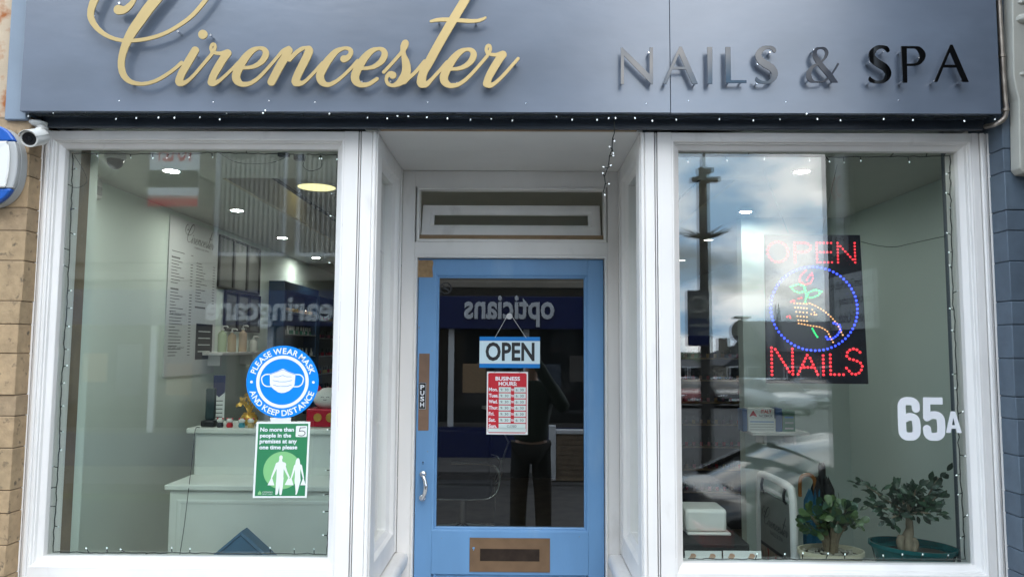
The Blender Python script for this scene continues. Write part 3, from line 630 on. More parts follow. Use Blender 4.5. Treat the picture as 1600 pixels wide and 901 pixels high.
t1 = cE([(742, -275, 20), (700, -200, 33), (585, 0, 40), (475, 182, 41), (346, 402, 41), (250, 578, 41), (188, 690, 39), (172, 775, 43), (190, 790, 38), (222, 795, 24), (262, 757, 17), (310, 705, 15.5), (360, 650, 15), (412, 588, 15)])
tb = cE([(262, 207, 11), (320, 193, 16), (400, 190, 18), (500, 195, 18), (600, 203, 18), (690, 203, 16), (740, 190, 13), (772, 173, 10)])
rx2 = cE([(790, 790, 36), (818, 805, 24), (870, 780, 16), (950, 702, 15), (1020, 622, 14), (1078, 556, 14)])
E2 = (185.5, 1.0); E3 = (324.3, 2.0); R2 = (429.6, 2.2)
word = [C1, i1, rl, rs, rx, e1, e1n, n1, n2, c1, sh(e1, *E2)[:-3], s1, s1b, s2, t1, tb, sh(e1, *E3), sh(rl, *R2), sh(rs, *R2), rx2]
WORD = outlines(word, cell=0.42)
DOT = [circ(*[(260 + 433/7.51), (30 + 187/7.51)], 7.0, 40)]
LY = FY - 0.0285
def to_plane(loops, Y): return [[(W(x, y, Y).x, W(x, y, Y).z) for x, y in lp] for lp in loops]
fsg = Fr((0, LY, 0))
sw = cutout('script_lettering', to_plane(WORD, LY), fsg, MT['gold'], sg, 0.0, 0.0045, 0.0006)
sw['label'] = 'gold script word Cirencester'
cutout('letter_dot', to_plane(DOT, LY), fsg, MT['gold'], sw, 0.0, 0.0045, 0.0006)
def stud(px, py, parent, m='steel', r=0.0038):
    p = W(px, py, LY); MB().tube([(p.x, LY - 0.0, p.z), (p.x, FY, p.z)], r, 8).build('standoff', MT[m], parent)
for px, py in [(146, 15), (278, 49), (186, 5), (205, 128), (280, 128), (305, 85), (329, 55), (340, 125), (368, 130), (410, 80), (426, 128), (470, 78), (462, 130), (500, 128), (565, 128), (610, 128), (632, 70), (658, 133), (685, 32), (743, 34), (714, 130), (762, 133), (805, 98)]: stud(px, py, sw)
cF, cG, cH = (lambda L_: [(950 + x/8.421, 50 + y/8.421) for x, y in L_]), cs(1120, 50, 7.619), (lambda L_: [(1330 + x/8.0, 50 + y/8.0) for x, y in L_])
gN = ([], [cF([(168, 212), (190, 212), (545, 562), (545, 210), (588, 210), (588, 692), (568, 692), (208, 318), (208, 692), (168, 692)])])
gA = ([], [cF([(935, 200), (967, 200), (1180, 688), (1105, 688), (918, 262)]), cF([(935, 200), (953, 200), (945, 262), (768, 688), (722, 688)]), cF([(832, 465), (1012, 465), (1028, 498), (812, 498)])])
gI = ([], [cF([(1302, 205), (1370, 205), (1370, 688), (1312, 688)])])
gL = ([], [[(1120 + x/7.619, 50 + y/7.619) for x, y in [(100, 185), (160, 185), (165, 580), (350, 580), (350, 612), (108, 612)]]])
gS = ([cG([(684, 232, 20), (668, 205, 23), (620, 188, 18), (562, 196, 24), (508, 238, 33), (492, 292, 37), (525, 352, 42), (590, 396, 44), (652, 435, 42), (687, 495, 37), (672, 556, 31), (622, 600, 18), (560, 608, 15), (505, 595, 20), (474, 575, 20), (470, 552, 10)])], [])
gE = ([cG([(1420, 640, 33), (1340, 520, 33), (1262, 432, 32), (1188, 332, 31), (1162, 270, 25), (1178, 215, 18), (1230, 196, 11), (1284, 208, 16), (1306, 255, 19), (1288, 308, 15), (1250, 352, 12), (1190, 390, 13), (1130, 428, 20), (1094, 490, 28), (1098, 552, 30), (1142, 598, 19), (1212, 605, 13), (1290, 580, 11), (1352, 520, 10), (1402, 450, 11), (1438, 388, 12)])], [])
gP = ([[(1330 + x/8, 50 + y/8, r/8) for x, y, r in [(680, 197, 13), (790, 198, 14), (848, 222, 28), (887, 295, 38), (862, 368, 28), (802, 411, 15), (680, 417, 13)]]], [cH([(618, 184), (688, 184), (695, 638), (640, 638)])])
shp = lambda G, dx_, dy_: ([sh(s, dx_, dy_) for s in G[0]], [[(x + dx_, y + dy_) for x, y in p] for p in G[1]])
LET = [('N', gN, [(972, 128), (1017, 128), (1014, 82)], None), ('A', gA, [(1038, 130), (1086, 130)], None), ('I', gI, [(1109, 80), (1109, 128)], None), ('L', gL, [(1138, 129), (1158, 128)], None),
       ('S', gS, [(1203, 82), (1184, 100), (1206, 112), (1183, 130)], None), ('&', gE, [(1263, 126), (1300, 128), (1272, 78)], (0, 1, 50 + 607/7.619)),
       ('S', shp(gS, 177, -0.7), [(1380, 81), (1359, 97), (1383, 112), (1360, 128)], None), ('P', gP, [(1409, 80), (1410, 128), (1436, 90)], None), ('A', shp(gA, 422.8, -3.0), [(1460, 127), (1502, 127)], None)]
for ch, (st, po), studs, cut in LET:
    lo = outlines(st, po, cell=0.35, cut=[cut] if cut else None)
    lt = cutout('letter', to_plane(lo, LY), fsg, MT['chrome'], sg, 0.0, 0.0035, 0.0003)
    lt['label'] = 'mirror chrome letter %s' % ch if ch != '&' else 'mirror chrome ampersand'
    for px, py in studs: stud(px, py, lt, 'steel', 0.003)
# blue trim strip beside the board, stained render, conduit, neighbour's pilaster
p0 = W(12, 175, -0.07); p1 = W(36, 175, -0.07)
tag(box('trim_strip', MT['fascia_side'], None, p0.x, -1.7165, -0.085, -0.0, 2.355, 3.2, 0.004), 'pale blue painted trim strip at the brick side of the sign board', 'trim')
tag(box('rendered_wall', MT['render'], None, -2.6, p0.x - 0.001, -0.055, 0.12, 2.372, 3.25), 'rust stained cream render above the tan stone pier', 'wall')
# --- tan stone pier, courses measured on the photograph
pier = thing('stone_pier', 'tan coursed stone pier under the alarm box and security camera', 'wall', (-2.1, 0, 0))
PX = -1.7085; PY = -0.067
cz = sorted({round(W(20, y, PY).z, 4) for y in (186, 240, 275, 324, 360, 407, 470, 506, 552, 617, 650, 700, 766, 802, 852, 901)} | {0.0, 0.14, 0.22, 0.36, 0.45, 0.58, 0.66})
box('mortar_core', MT['mortar'], pier, -2.59, PX - 0.005, PY + 0.005, 0.3, 0.0, 2.3715)
rnd = random.Random(3)
for i, (a, b) in enumerate(zip(cz[:-1], cz[1:])):
    x = PX; first = True
    while x > -2.55:
        wdt = (0.34 if i % 2 else 0.17) if first else rnd.uniform(0.24, 0.42)
        x2 = max(x - wdt, -2.59); j = rnd.uniform(-0.003, 0.003)
        box('stone', rnd.choice(MT['brick']), pier, x2 + 0.0018, x - (0.0 if first else 0.0018) + (j*0.5 if first else 0), PY + j, (0.11 if first else 0.0), a + 0.0013, b - 0.0015, 0.0022)
        x = x2; first = False
# --- painted pier on the other side
bp = thing('painted_pier', 'blue grey painted block pier beside the 65A window', 'wall', (1.8, 0, 0))
PX2 = 1.6395
cz = sorted({round(W(1585, y, -0.08).z, 4) for y in (232, 268, 328, 360, 408, 470, 507, 560, 620, 655, 712, 772, 808, 861, 898)} | {0.0, 0.14, 0.22, 0.36, 0.45, 0.58, 0.66, 2.40, 2.6, 2.75, 2.95, 3.2})
box('joint_core', MT['blue_mortar'], bp, PX2 + 0.006, 1.80, -0.074, 0.3, 0.0, 3.2)
for i, (a, b) in enumerate(zip(cz[:-1], cz[1:])):
    j = rnd.uniform(-0.003, 0.003)
    box('block', rnd.choice(MT['blue_block']), bp, PX2 + abs(j)*0.5, 1.7995, -0.080 + j, 0.12, a + 0.0013, b - 0.0013, 0.003)
cdx = W(1563, 90, -0.10)
cp = thing('conduit', 'weathered metal conduit pipe running down beside the sign board', 'pipe', (cdx.x, -0.1, 2.3))
pts = [W(1560.5, -60, -0.10), W(1561, 0, -0.10), W(1566, 88, -0.10), W(1570, 150, -0.10), W(1572, 172, -0.10), W(1568, 186, -0.095), W(1556, 194, -0.088), W(1540, 198, -0.03)]
pts[0] = Vector((pts[1].x - 0.001, -0.10, 3.1))
MB().tube(smooth3(pts, 5), 0.0085, 10).build('pipe', MT['copper'], cp, smooth=True)
for py in (88, 172):
    p = W(1566 if py < 100 else 1571, py, -0.10); MB().lathe([(0.0085, -0.006), (0.0115, -0.004), (0.0115, 0.004), (0.0085, 0.006)], p, 12).build('clip', MT['copper'], cp, smooth=True)
nb = thing('pilaster_bracket', 'cream moulded console bracket of the neighbouring shop', 'bracket', (1.85, -0.1, 2.2))
prof = [(1581, -60), (1582, 0), (1583, 60), (1584, 118), (1588, 140), (1592, 155), (1593, 200), (1594, 262), (1600, 270)]
P = [W(x, y, -0.13) for x, y in prof]
mb = MB(); mb.prism([Vector((P[0].x, -0.13, 3.2))] + [Vector((p.x, -0.13, p.z)) for p in P] + [Vector((1.95, -0.13, P[-1].z - 0.02)), Vector((1.95, -0.13, 3.2))], (0, 0.049, 0)); mb.build('console', MT['cream'], nb, bevel=0.004)
for (x, y, r_) in [(1594, 4, 0.012), (1599, 30, 0.026), (1597, 116, 0.012)]:
    p = W(x, y, -0.13); MB().ball((p.x + 0.004, -0.128, p.z), r_, 10, (1.2, 0.8, 0.7)).build('moulding', MT['cream'], nb, smooth=True)

rag = random.Random(17)
def ragged(label, x, z0, z1, sgn, y0, y1):
    mb = MB(); n = int((z1 - z0)/0.008); vs = []
    for i in range(n + 1):
        z = z0 + (z1 - z0)*i/n; w_ = 0.004 + abs(rag.gauss(0, 0.0022)); vs += [(x - sgn*0.004, y0, z), (x + sgn*w_, y0 - 0.001, z), (x + sgn*w_, y1, z)]
    mb.add(vs, [(i*3 + j, i*3 + j + 1, i*3 + 3 + j + 1, i*3 + 3 + j) for i in range(n) for j in range(2)])
    tag(mb.build('sealant_line', MT['white']), label, 'sealant')
ragged('ragged white paint edge along the tan stone pier', -1.7075, 0.70, 2.34, -1, -0.002, 0.03)
ragged('ragged white paint edge along the blue grey pier', 1.6375, 0.70, 2.34, 1, -0.002, 0.03)
pk = [(568, 199), (576, 197), (588, 200), (592, 205), (583, 206), (572, 205)]
tag(MB().prism([W(x, y, -0.008) for x, y in pk], (0, 0.0006, 0)).build('peeling_paint', MT['cream']), 'curl of peeling cream paint under the sign at the porch corner', 'paint flake')

# ================================================================ fittings on the front
# --- security camera
c0 = W(45, 217, -0.17)
sc_ = thing('security_camera', 'white bullet security camera under the corner of the sign', 'camera', (c0.x, -0.17, c0.z))
ax = Vector((0.22, -0.92, -0.33)).normalized(); ay = ax.cross(Vector((0, 0, 1))).normalized(); azv = ay.cross(ax)
tip = c0; rr = 0.028
MB().lathe([(rr*0.70, -0.115), (rr*0.93, -0.108), (rr, -0.09), (rr, -0.004), (rr*0.96, 0.0), (rr*0.80, 0.0), (rr*0.78, -0.006)], tip, 28, ay, azv, ax).build('body', MT['white_plastic'], sc_, smooth=True)
ln = MB().lathe([(rr*0.785, -0.005), (rr*0.5, -0.004), (0.001, -0.004)], tip, 24, ay, azv, ax).build('lens_window', MT['black'], sc_)
MB().lathe([(0.010, -0.0035), (0.009, -0.001), (0.004, 0.0005), (0.0005, 0.001)], tip, 16, ay, azv, ax).build('lens', MT['dark_glass'], ln, smooth=True)
vs = []; n = 14
for s_, r_ in ((0.012, rr*1.07), (-0.10, rr*1.07), (-0.10, rr*1.02), (0.012, rr*1.02)):
    for i in range(n + 1):
        a = math.pi*(0.12 + 0.76*i/n); vs.append(tip + ax*s_ + ay*(r_*math.cos(a)) + azv*(r_*math.sin(a)))
mb = MB(); k = n + 1
mb.add(vs, [(q*k + i, q*k + i + 1, ((q + 1) % 4)*k + i + 1, ((q + 1) % 4)*k + i) for q in range(4) for i in range(n)]); mb.build('sun_hood', MT['white_plastic'], sc_, smooth=30)
mt = W(62, 196, -0.035)
MB().tube([tip - ax*0.085 + azv*rr*0.8, tip - ax*0.10 + Vector((0.0, 0.02, 0.035)), Vector((mt.x, -0.05, mt.z + 0.0))], [0.012, 0.011, 0.012], 12).build('bracket_arm', MT['white_plastic'], sc_, smooth=True)
MB().lathe([(0.030, -0.004), (0.030, 0.004), (0.022, 0.012)], (mt.x, -0.045, mt.z + 0.004), 20, (1, 0, 0), (0, 1, 0), (0, 0, -1)).build('mount_plate', MT['white_plastic'], sc_, smooth=True)
# --- alarm box
a0 = W(-27, 257, -0.12)
al = thing('alarm_box', 'white rounded alarm box with blue ends on the stone pier', 'alarm', (a0.x, PY, a0.z))
def shell(sz, x0=None):
    return [(0.118*sz*math.copysign(abs(math.cos(t))**0.8, math.cos(t)), 0.142*sz*math.copysign(abs(math.sin(t))**0.85, math.sin(t))) for t in [2*math.pi*i/48 for i in range(48)]]
def bandpoly(z0, z1, sz): # part of the outline between two heights
    pts = [q for q in shell(sz)]; out = []
    for (xa, za), (xb, zb) in zip(pts, pts[1:] + pts[:1]):
        for z in (z0, z1):
            if (za - z)*(zb - z) < 0: t = (z - za)/(zb - za); out.append((xa + t*(xb - xa), z))
        if z0 <= zb <= z1: out.append((xb, zb))
    c = (0, (z0 + z1)/2); return sorted(out, key=lambda q: math.atan2(q[1] - c[1], q[0] - c[0]))
fa = Fr((a0.x, PY, a0.z))
flat('back_plate', shell(1.0), fa, MT['grey_plastic'], al, 0.001, 0.03)
for z0, z1, m in ((-0.150, -0.082, 'alarm_blue'), (0.082, 0.150, 'alarm_blue')):
    MB().prism([fa.p(x, z, 0.0315) for x, z in bandpoly(z0, z1, 0.99)], (0, -0.022, 0)).build('strobe_cover', MT[m], al, bevel=0.006)
MB().prism([fa.p(x, z, 0.0315) for x, z in bandpoly(-0.081, 0.081, 0.99)], (0, -0.020, 0)).build('cover', MT['grey_plastic'], al, bevel=0.004)
MB().prism([fa.p(x*0.80, z, 0.052) for x, z in bandpoly(-0.080, 0.080, 0.99)], (0, -0.008, 0)).build('front_panel', MT['white_plastic'], al, bevel=0.004)
# --- string lights
def string_lights(label, path, bulbs, stub=0.014, r=0.0019, parts=True, wob=0.0015, seed=1, br=0.0024):
    t = thing('string_lights', label, 'lights', path[0], group=None); rn = random.Random(seed)
    P = []
    for a, b in zip(path[:-1], path[1:]):
        n = max(1, int((b - a).length/0.02))
        for i in range(n):
            q = a.lerp(b, i/n); P.append(q + Vector((rn.gauss(0, wob), rn.gauss(0, wob*0.5), rn.gauss(0, wob))))
    P.append(path[-1]); mb = MB().tube(P, r, 5)
    for p, d, lit in bulbs:
        d = Vector(d).normalized()*stub*rn.uniform(0.7, 1.2); q = min(P, key=lambda z: (z - p).length)
        mb.tube([q, q + d], r*0.95, 5)
        bb = MB().tube([q + d*0.98, q + d*1.0 + d.normalized()*0.002, q + d + d.normalized()*br*1.6, q + d + d.normalized()*br*2.3], [r*1.2, br*0.8, br, br*0.4], 7).build('bulb', MT['bulb'] if lit else MT['bulb_faint'], t, smooth=True)
    mb.build('cable', MT['cable'], t, smooth=True); return t
# along the sign: two runs
rn = random.Random(11)
path = [W(40, 183, -0.10) + Vector((0, 0, 0))]; x = 40; up = True
path = [Vector((-1.70 + 3.30*i/40, -0.095 + 0.012*math.sin(i*1.7), FB - 0.002 - 0.004*abs(math.sin(i*0.9)))) for i in range(41)]
bl = []
for px, py in [(46, 183), (84, 176), (107, 170), (119, 174), (142, 171), (183, 188), (211, 188), (246, 188), (278, 188), (311, 184), (343, 184), (356, 176), (377, 178), (414, 178), (415, 179), (441, 179), (470, 173), (477, 176), (509, 180), (538, 174), (572, 190), (602, 183), (625, 180), (644, 182), (669, 184), (703, 186), (736, 189), (765, 183), (799, 196), (866, 183), (900, 187), (931, 188), (949, 186), (966, 193), (987, 188), (1019, 193), (1052, 196), (1090, 177), (1121, 195), (1156, 177), (1184, 193), (1217, 190), (1254, 181), (1279, 190), (1310, 196), (1347, 181), (1381, 194), (1422, 186), (1451, 178), (1487, 176), (1507, 189), (1551, 187)]:
    p = W(px, py, -0.095); q = min(path, key=lambda z: abs(z.x - p.x)); q = Vector((p.x, q.y, q.z))
    bl.append((q, (rn.uniform(-0.3, 0.3), -0.4, (p.z - q.z)*60 + rn.uniform(-0.2, 0.2)), rn.random() < 0.8))
string_lights('string of small white lights along the underside of the sign board', path, bl, 0.013, seed=2)
hp = [W(960, 190, -0.06), W(959, 208, -0.03), W(955, 232, 0.02), W(952, 244, 0.03), W(949, 262, 0.05), W(945, 276, 0.08), W(946, 288, 0.09), W(943, 299, 0.10)]
hb_ = [((959, 210), (0.3, -0.3, -0.6), 0.0), ((954, 228), (-0.7, -0.2, 0.6), 0.02), ((953, 236), (0.2, -0.2, -0.8), 0.02), ((952, 243), (0.9, -0.2, 0.1), 0.03), ((946, 266), (-0.8, -0.2, 0.2), 0.06), ((946, 268), (0.4, -0.3, 0.3), 0.06), ((945, 280), (-0.4, -0.2, 0.8), 0.08), ((946, 288), (0.8, -0.2, -0.1), 0.09), ((944, 298), (0.3, -0.2, -0.9), 0.1)]
string_lights('loose tail of string lights hanging in front of the porch', hp, [(W(*p, y), d, True) for p, d, y in hb_], 0.012, seed=4)
def frame_lights(label, pts, bul, seed):
    P = [W(x, y, 0.095) for x, y in pts]
    string_lights(label, P, [(W(x, y, 0.095), (dx_, -0.25, dz_), lit) for x, y, dx_, dz_, lit in bul], 0.017, seed=seed, wob=0.0012)
rn = random.Random(5)
bul = [(149, 240, .5, -.6, 1), (207, 239, .3, -.9, 0), (236, 241, .2, -.9, 1), (263, 240, -.3, -.9, 1), (295, 240, -.3, -.9, 1), (330, 238, .3, -.9, 0), (390, 238, 0, .8, 1), (500, 240, .2, -.9, 1), (505, 242, -.2, -.9, 1), (526, 240, 0, -.8, 1)]
for y, s_ in [(269, 1), (292, -.6), (328, 1), (361, 1), (387, -1), (420, -.5), (453, 1), (482, 1), (510, 1), (542, 1), (575, 1), (602, 1), (636, .5), (667, 1), (697, .3), (727, -1), (763, -1), (790, -.5), (825, 1)]:
    bul.append((113 - (y - 240)*0.047, y, s_, rn.uniform(-.3, .4), rn.random() < .6))
bul += [(139, 862, -.4, .8, 1), (172, 862, 0, 1, 1), (200, 863, -.7, .6, 1), (232, 864, -.5, -.3, 1), (267, 863, 0, 1, 1), (299, 863, .1, 1, 1), (423, 864, 0, 1, 1), (456, 864, 0, 1, 0), (487, 865, 0, 1, 0)]
for y, s_ in [(304, -1), (336, -1), (413, -.6), (672, -1), (735, -1), (770, -1), (800, -1), (833, -1)]: bul.append((526 - (y - 240)*0.022, y, s_, rn.uniform(-.2, .3), rn.random() < .6))
frame_lights('string lights round the glass of the window with the mask sticker', [(527, 242), (440, 241), (340, 239), (230, 241), (114, 240), (112, 300), (108, 400), (103, 500), (96, 600), (93, 680), (90, 740), (86, 800), (83, 861), (150, 863), (250, 863), (360, 864), (450, 864), (511, 865), (514, 780), (518, 670), (521, 500), (525, 340), (527, 250)], bul, 6)
bul = []
for x, dx_, dz_ in [(1073, .3, -.8), (1135, .2, -.7), (1168, .5, .7), (1197, -.2, -.9), (1228, .4, .8), (1262, -.2, -.8), (1292, .3, -.7), (1322, -.1, -.8), (1349, -.1, -.9), (1387, .6, .7), (1418, .1, -.9), (1447, .1, .8), (1474, .1, .4)]: bul.append((x, 243 + (x > 1300)*2, dx_, dz_, rn.random() < .8))
for y, s_ in [(268, -1), (301, -.8), (332, -.2), (363, -1), (394, -.9), (424, -.3), (456, .3), (487, -1), (519, -.6), (584, -.8), (612, -.4), (642, .5), (709, .7), (738, -1), (770, -.9), (805, .5), (836, -.8)]: bul.append((1486 + (y - 245)*0.036, y, s_, rn.uniform(-.4, .4), rn.random() < .6))
for x, dx_ in [(1182, .2), (1230, 0), (1256, 0), (1291, .3), (1318, 0), (1380, -.3), (1414, 0), (1444, .2), (1475, .3)]: bul.append((x, 872, dx_, 1, rn.random() < .9))
frame_lights('string lights round the glass of the window with the lit sign', [(1062, 246), (1150, 243), (1230, 242), (1300, 246), (1400, 245), (1484, 244), (1486, 330), (1488, 430), (1492, 520), (1496, 610), (1498, 700), (1503, 780), (1508, 873), (1400, 874), (1300, 873), (1180, 873), (1075, 872)], bul, 8)

# ================================================================ stickers, notices, numerals
def px_frame(px, py, Y):                # frame whose unit is one photograph pixel, y up
    o = W(px, py, Y); ex = W(px + 1, py, Y) - o; eu = W(px, py - 1, Y) - o
    return Fr(o, (ex.x, 0, 0), (0, 0, eu.z))
GY = 0.0552
# mask sticker
f = px_frame(441.5, 596, GY)
ms_ = thing('mask_sticker', 'round blue PLEASE WEAR MASK AND KEEP DISTANCE window sticker', 'sticker', f.o)
flat('disc', circ(0, 0, 56.5, 72), f, MT['sticker_blue'], ms_, 0.0006, 0.0004)
annulus('ring', 0, 0, 36, 41, f, MT['sticker_white'], ms_, 0.0013)
def arc_text(s, r_base, size, a_mid, parent, inward, spread):
    ws = []
    for ch in s:
        if ch == ' ': ws.append(0.28*size); continue
        v, _ = text2d(ch, 0.022); ws.append((v[:, 0].max() - v[:, 0].min())*size*1.32 + 0.085*size)
    tot = sum(ws); sc = spread/(tot/r_base); pos = 0
    for ch, w_ in zip(s, ws):
        a = (pos + w_/2)/r_base*sc - spread/2; pos += w_
        if ch == ' ': continue
        ang = a_mid - a if not inward else a_mid + a
        rot = ang - math.pi/2 if not inward else ang + math.pi/2
        v, fc = text2d(ch, 0.022); cxm = (v[:, 0].max() + v[:, 0].min())/2
        P = []
        for x, y in v:
            lx = (x - cxm)*size*1.32; ly = y*size*1.32 if not inward else (y - 0.72)*size*1.32
            rx_, ry_ = lx*math.cos(rot) - ly*math.sin(rot), lx*math.sin(rot) + ly*math.cos(rot)
            P.append((r_base*math.cos(ang) + rx_, r_base*math.sin(ang) + ry_))
        mk('lettering', [f.p(x, y, 0.0014) for x, y in P], fc, MT['sticker_white'], parent, fix=False)
arc_text('PLEASE WEAR MASK', 43.8, 9.6, R(90), ms_, False, R(150))
arc_text('AND KEEP DISTANCE', 43.8, 9.6, R(-91), ms_, True, R(146))
for s_ in (-1, 1): flat('dot', circ(48.3*s_, -0.5, 2.1, 16), f, MT['sticker_white'], ms_, 0.0014)
mk_pts = [(-20, 12), (-9, 16), (0, 20.5), (9, 16), (20, 12), (19, -4), (17.5, -8), (11, -14), (4, -17), (-1, -17.5), (-6, -16.5), (-13, -12), (-18.5, -7), (-19.5, -2)]
flat('mask_shape', mk_pts, f, MT['sticker_white'], ms_, 0.0013)
loop = [(-20, 11.5, .9), (-27, 11, .9), (-32, 7, .9), (-32.5, 2, .9), (-30, -4, .9), (-25, -7.2, .9), (-18.5, -7.5, .9)]
for s_ in (-1, 1): cutout('ear_loop', outlines([[(x*-s_, y, r_) for x, y, r_ in loop]], cell=0.3), f, MT['sticker_white'], ms_, 0.0012, 0)
for pl in ([(-20, 11.2, .3), (-9, 15, .3), (0, 18.6, .3), (9, 15, .3), (20, 11.2, .3)], [(-14, 8, .3), (-6, 8, .3), (0, 10, .3), (6, 8, .3), (14, 8, .3)], [(-15, 2, .3), (-7, .2, .3), (0, -.2, .3), (7, .4, .3), (15, 2.4, .3)], [(-14, -5, .3), (-7, -7, .3), (0, -7.2, .3), (7, -7, .3), (14.5, -4.6, .3)]):
    cutout('pleat_line', outlines([pl], cell=0.2), f, MT['open_blue'], ms_, 0.0016, 0)
# tape under the sticker
tag(MB().prism([W(422, 652, 0.0552), W(455, 652, 0.0552), W(454, 660, 0.0552), W(423, 660, 0.0552)], (0, -0.0003, 0)).build('tape_strip', MT['white_plastic']), 'short strip of white tape holding up the green poster', 'tape')
# green poster (inside the glass)
PYG = 0.0552
f = px_frame(397, 777, PYG)
gp = thing('occupancy_poster', 'green poster reading no more than 5 people in the premises', 'poster', f.o)
def skew(pts): return [(x + y*0.021 if True else x, y + x*0.012) for x, y in pts]
class SkFr(Fr):
    def p(s, x, y, d=0.0): return s.o + s.ex*(x - 0.2 + y*0.019) + s.eu*(y + x*0.010) + s.n*d
g_ = SkFr(f.o, f.ex, f.eu, f.n)
flat('sheet', rect(-2, 0, 82.5, 119.5), g_, MT['paper'], gp, 0.0, 0.0006)
flat('green_ground', rect(1.2, 2.8, 79.5, 116.5), g_, MT['poster_green'], gp, 0.0009)
flat('light_disc', circ(42, 43, 29.5, 48), g_, MT['poster_light'], gp, 0.0012)
for i, (t_, wd) in enumerate([('No more than', 53), ('people in the', 49), ('premises at any', 58.5), ('one time please', 59.5)]):
    v, _ = text2d(t_, 0.02); asc = {0: 0, 1: 2, 2: 2, 3: 2}[i]
    text('lettering', t_, g_, 4.5, 104 - 9.3*i - asc, wd, 6.6 + asc + (0 if i else 0), MT['sticker_white'], gp, 0.0013, bold=0.028)
fb = flat('number_box', rrect(60.5, 95.5, 78, 113, 1.5), g_, MT['paper'], gp, 0.0012)
cutout('handwritten_five', outlines([[(75.5, 110.5, .55), (68, 110, .55), (67.2, 110, .55), (66.2, 105, .55), (66, 104.4, .55), (70, 105.3, .55), (74.5, 103.5, .55), (75, 100, .55), (71.5, 97.4, .55), (66.5, 97.6, .55), (65, 98.3, .55)]], cell=0.25), g_, MT['ink'], fb, 0.0014, 0)
q = lambda L_: [(x/6.67 - 6.9, 127 - y/6.67 - 8.2 + 0.4, r_/6.67) for x, y, r_ in L_]
man = [q([(308, 350 + 18, 17), (308, 380, 18)]), q([(306, 395, 14), (306, 430, 22)]), q([(280, 450, 26), (307, 450, 34), (340, 450, 26)]), q([(306, 460, 36), (306, 520, 36), (307, 590, 36)]), q([(290, 590, 20), (286, 680, 18), (283, 740, 14), (276, 755, 9)]), q([(326, 590, 20), (324, 680, 18), (322, 740, 14), (322, 756, 11)]), q([(270, 455, 16), (252, 500, 12), (232, 550, 9), (222, 580, 8)]), q([(342, 455, 16), (362, 505, 12), (385, 550, 9), (402, 582, 8)])]
def pq(L_): return [[(x/6.67 - 6.9, 127 - y/6.67 - 7.8) for x, y in L_]]
wom = [q([(487, 395, 14), (486, 410, 20), (486, 440, 25)]), q([(465, 460, 14), (487, 465, 26), (515, 462, 16)]), q([(488, 480, 30), (490, 540, 26), (492, 600, 30)]), q([(482, 610, 22), (486, 680, 14), (488, 735, 9), (484, 755, 8)]), q([(505, 610, 20), (498, 690, 10), (492, 740, 6)]), q([(458, 465, 11), (445, 520, 9), (428, 585, 7)]), q([(522, 465, 11), (538, 530, 9), (552, 585, 7)])]
flat_l = outlines(man + wom, [pq(L_)[0] for L_ in ([(222, 575), (253, 664), (182, 664)], [(400, 578), (408, 600), (425, 580), (453, 664), (360, 660)], [(552, 580), (580, 664), (524, 664)])], cell=0.22)
cutout('shopper_silhouettes', flat_l, g_, MT['paper'], gp, 0.0015, 0)
text('lettering', 'COTSWOLD', g_, 13, 7.6, 16, 2.4, MT['paper'], gp, 0.0013)
text('lettering', 'DISTRICT COUNCIL', g_, 13, 5.0, 16, 1.5, MT['paper'], gp, 0.0013)
flat('crest', [(6, 5), (11.5, 5), (11.5, 8), (10, 9.5), (8.8, 11.5), (7.5, 9.5), (6, 8)], g_, MT['poster_light'], gp, 0.0013)
# numerals
NUM = {'6': ([[(28.6, 50, 6.3), (28, 57, 6.3), (23.5, 61, 6.3), (17.5, 62, 6.3), (11, 61, 6.3), (7, 56.5, 6.3), (6.3, 48, 6.3), (6.3, 18, 6.3), (7.5, 10.5, 6.3), (12, 6.8, 6.3), (17.5, 6.2, 6.3), (23.5, 6.9, 6.3), (27.8, 11, 6.3), (28.8, 18, 6.3), (28.8, 27, 6.3), (27, 34, 6.0), (22, 36.8, 6), (16, 36.8, 6), (8, 33, 6)]], []),
       '5': ([[(7, 36, 5.5), (12, 39.2, 5.8), (18, 40.4, 6), (24.5, 39, 6.2), (28.2, 34, 6.3), (28.8, 27, 6.3), (28.8, 18, 6.3), (27.6, 10.8, 6.3), (23, 6.9, 6.3), (17.5, 6.2, 6.3), (11.5, 6.9, 6.3), (7.4, 11, 6.3), (6.4, 18.5, 6.3)]], [[(2, 68), (32.5, 68), (32.5, 57), (13, 57), (12.6, 36), (1, 34)]]),
       'A': ([], [[(8.6, 33.5), (15.9, 33.5), (24.5, 0), (17.2, 0), (12.2, 24)], [(8.6, 33.5), (15.9, 33.5), (12.2, 24), (7.3, 0), (0, 0)], [(5.5, 6.5), (19, 6.5), (18, 12), (6.5, 12)]])}
for s_, x0, y0, lab in (('6', 1404, 687.5, 'large white figure six stuck on the glass beside the five'), ('5', 1442.5, 688, 'large white figure five between the six and the letter A'), ('A', 1478, 675.5, 'small white letter A stuck on the glass after the five')):
    f = px_frame(x0, y0, GY); tag(cutout('numeral', outlines(*NUM[s_], cell=0.3), f, MT['sticker_white'], None, 0.0003, 0.0008, 0.0), lab, 'numeral')
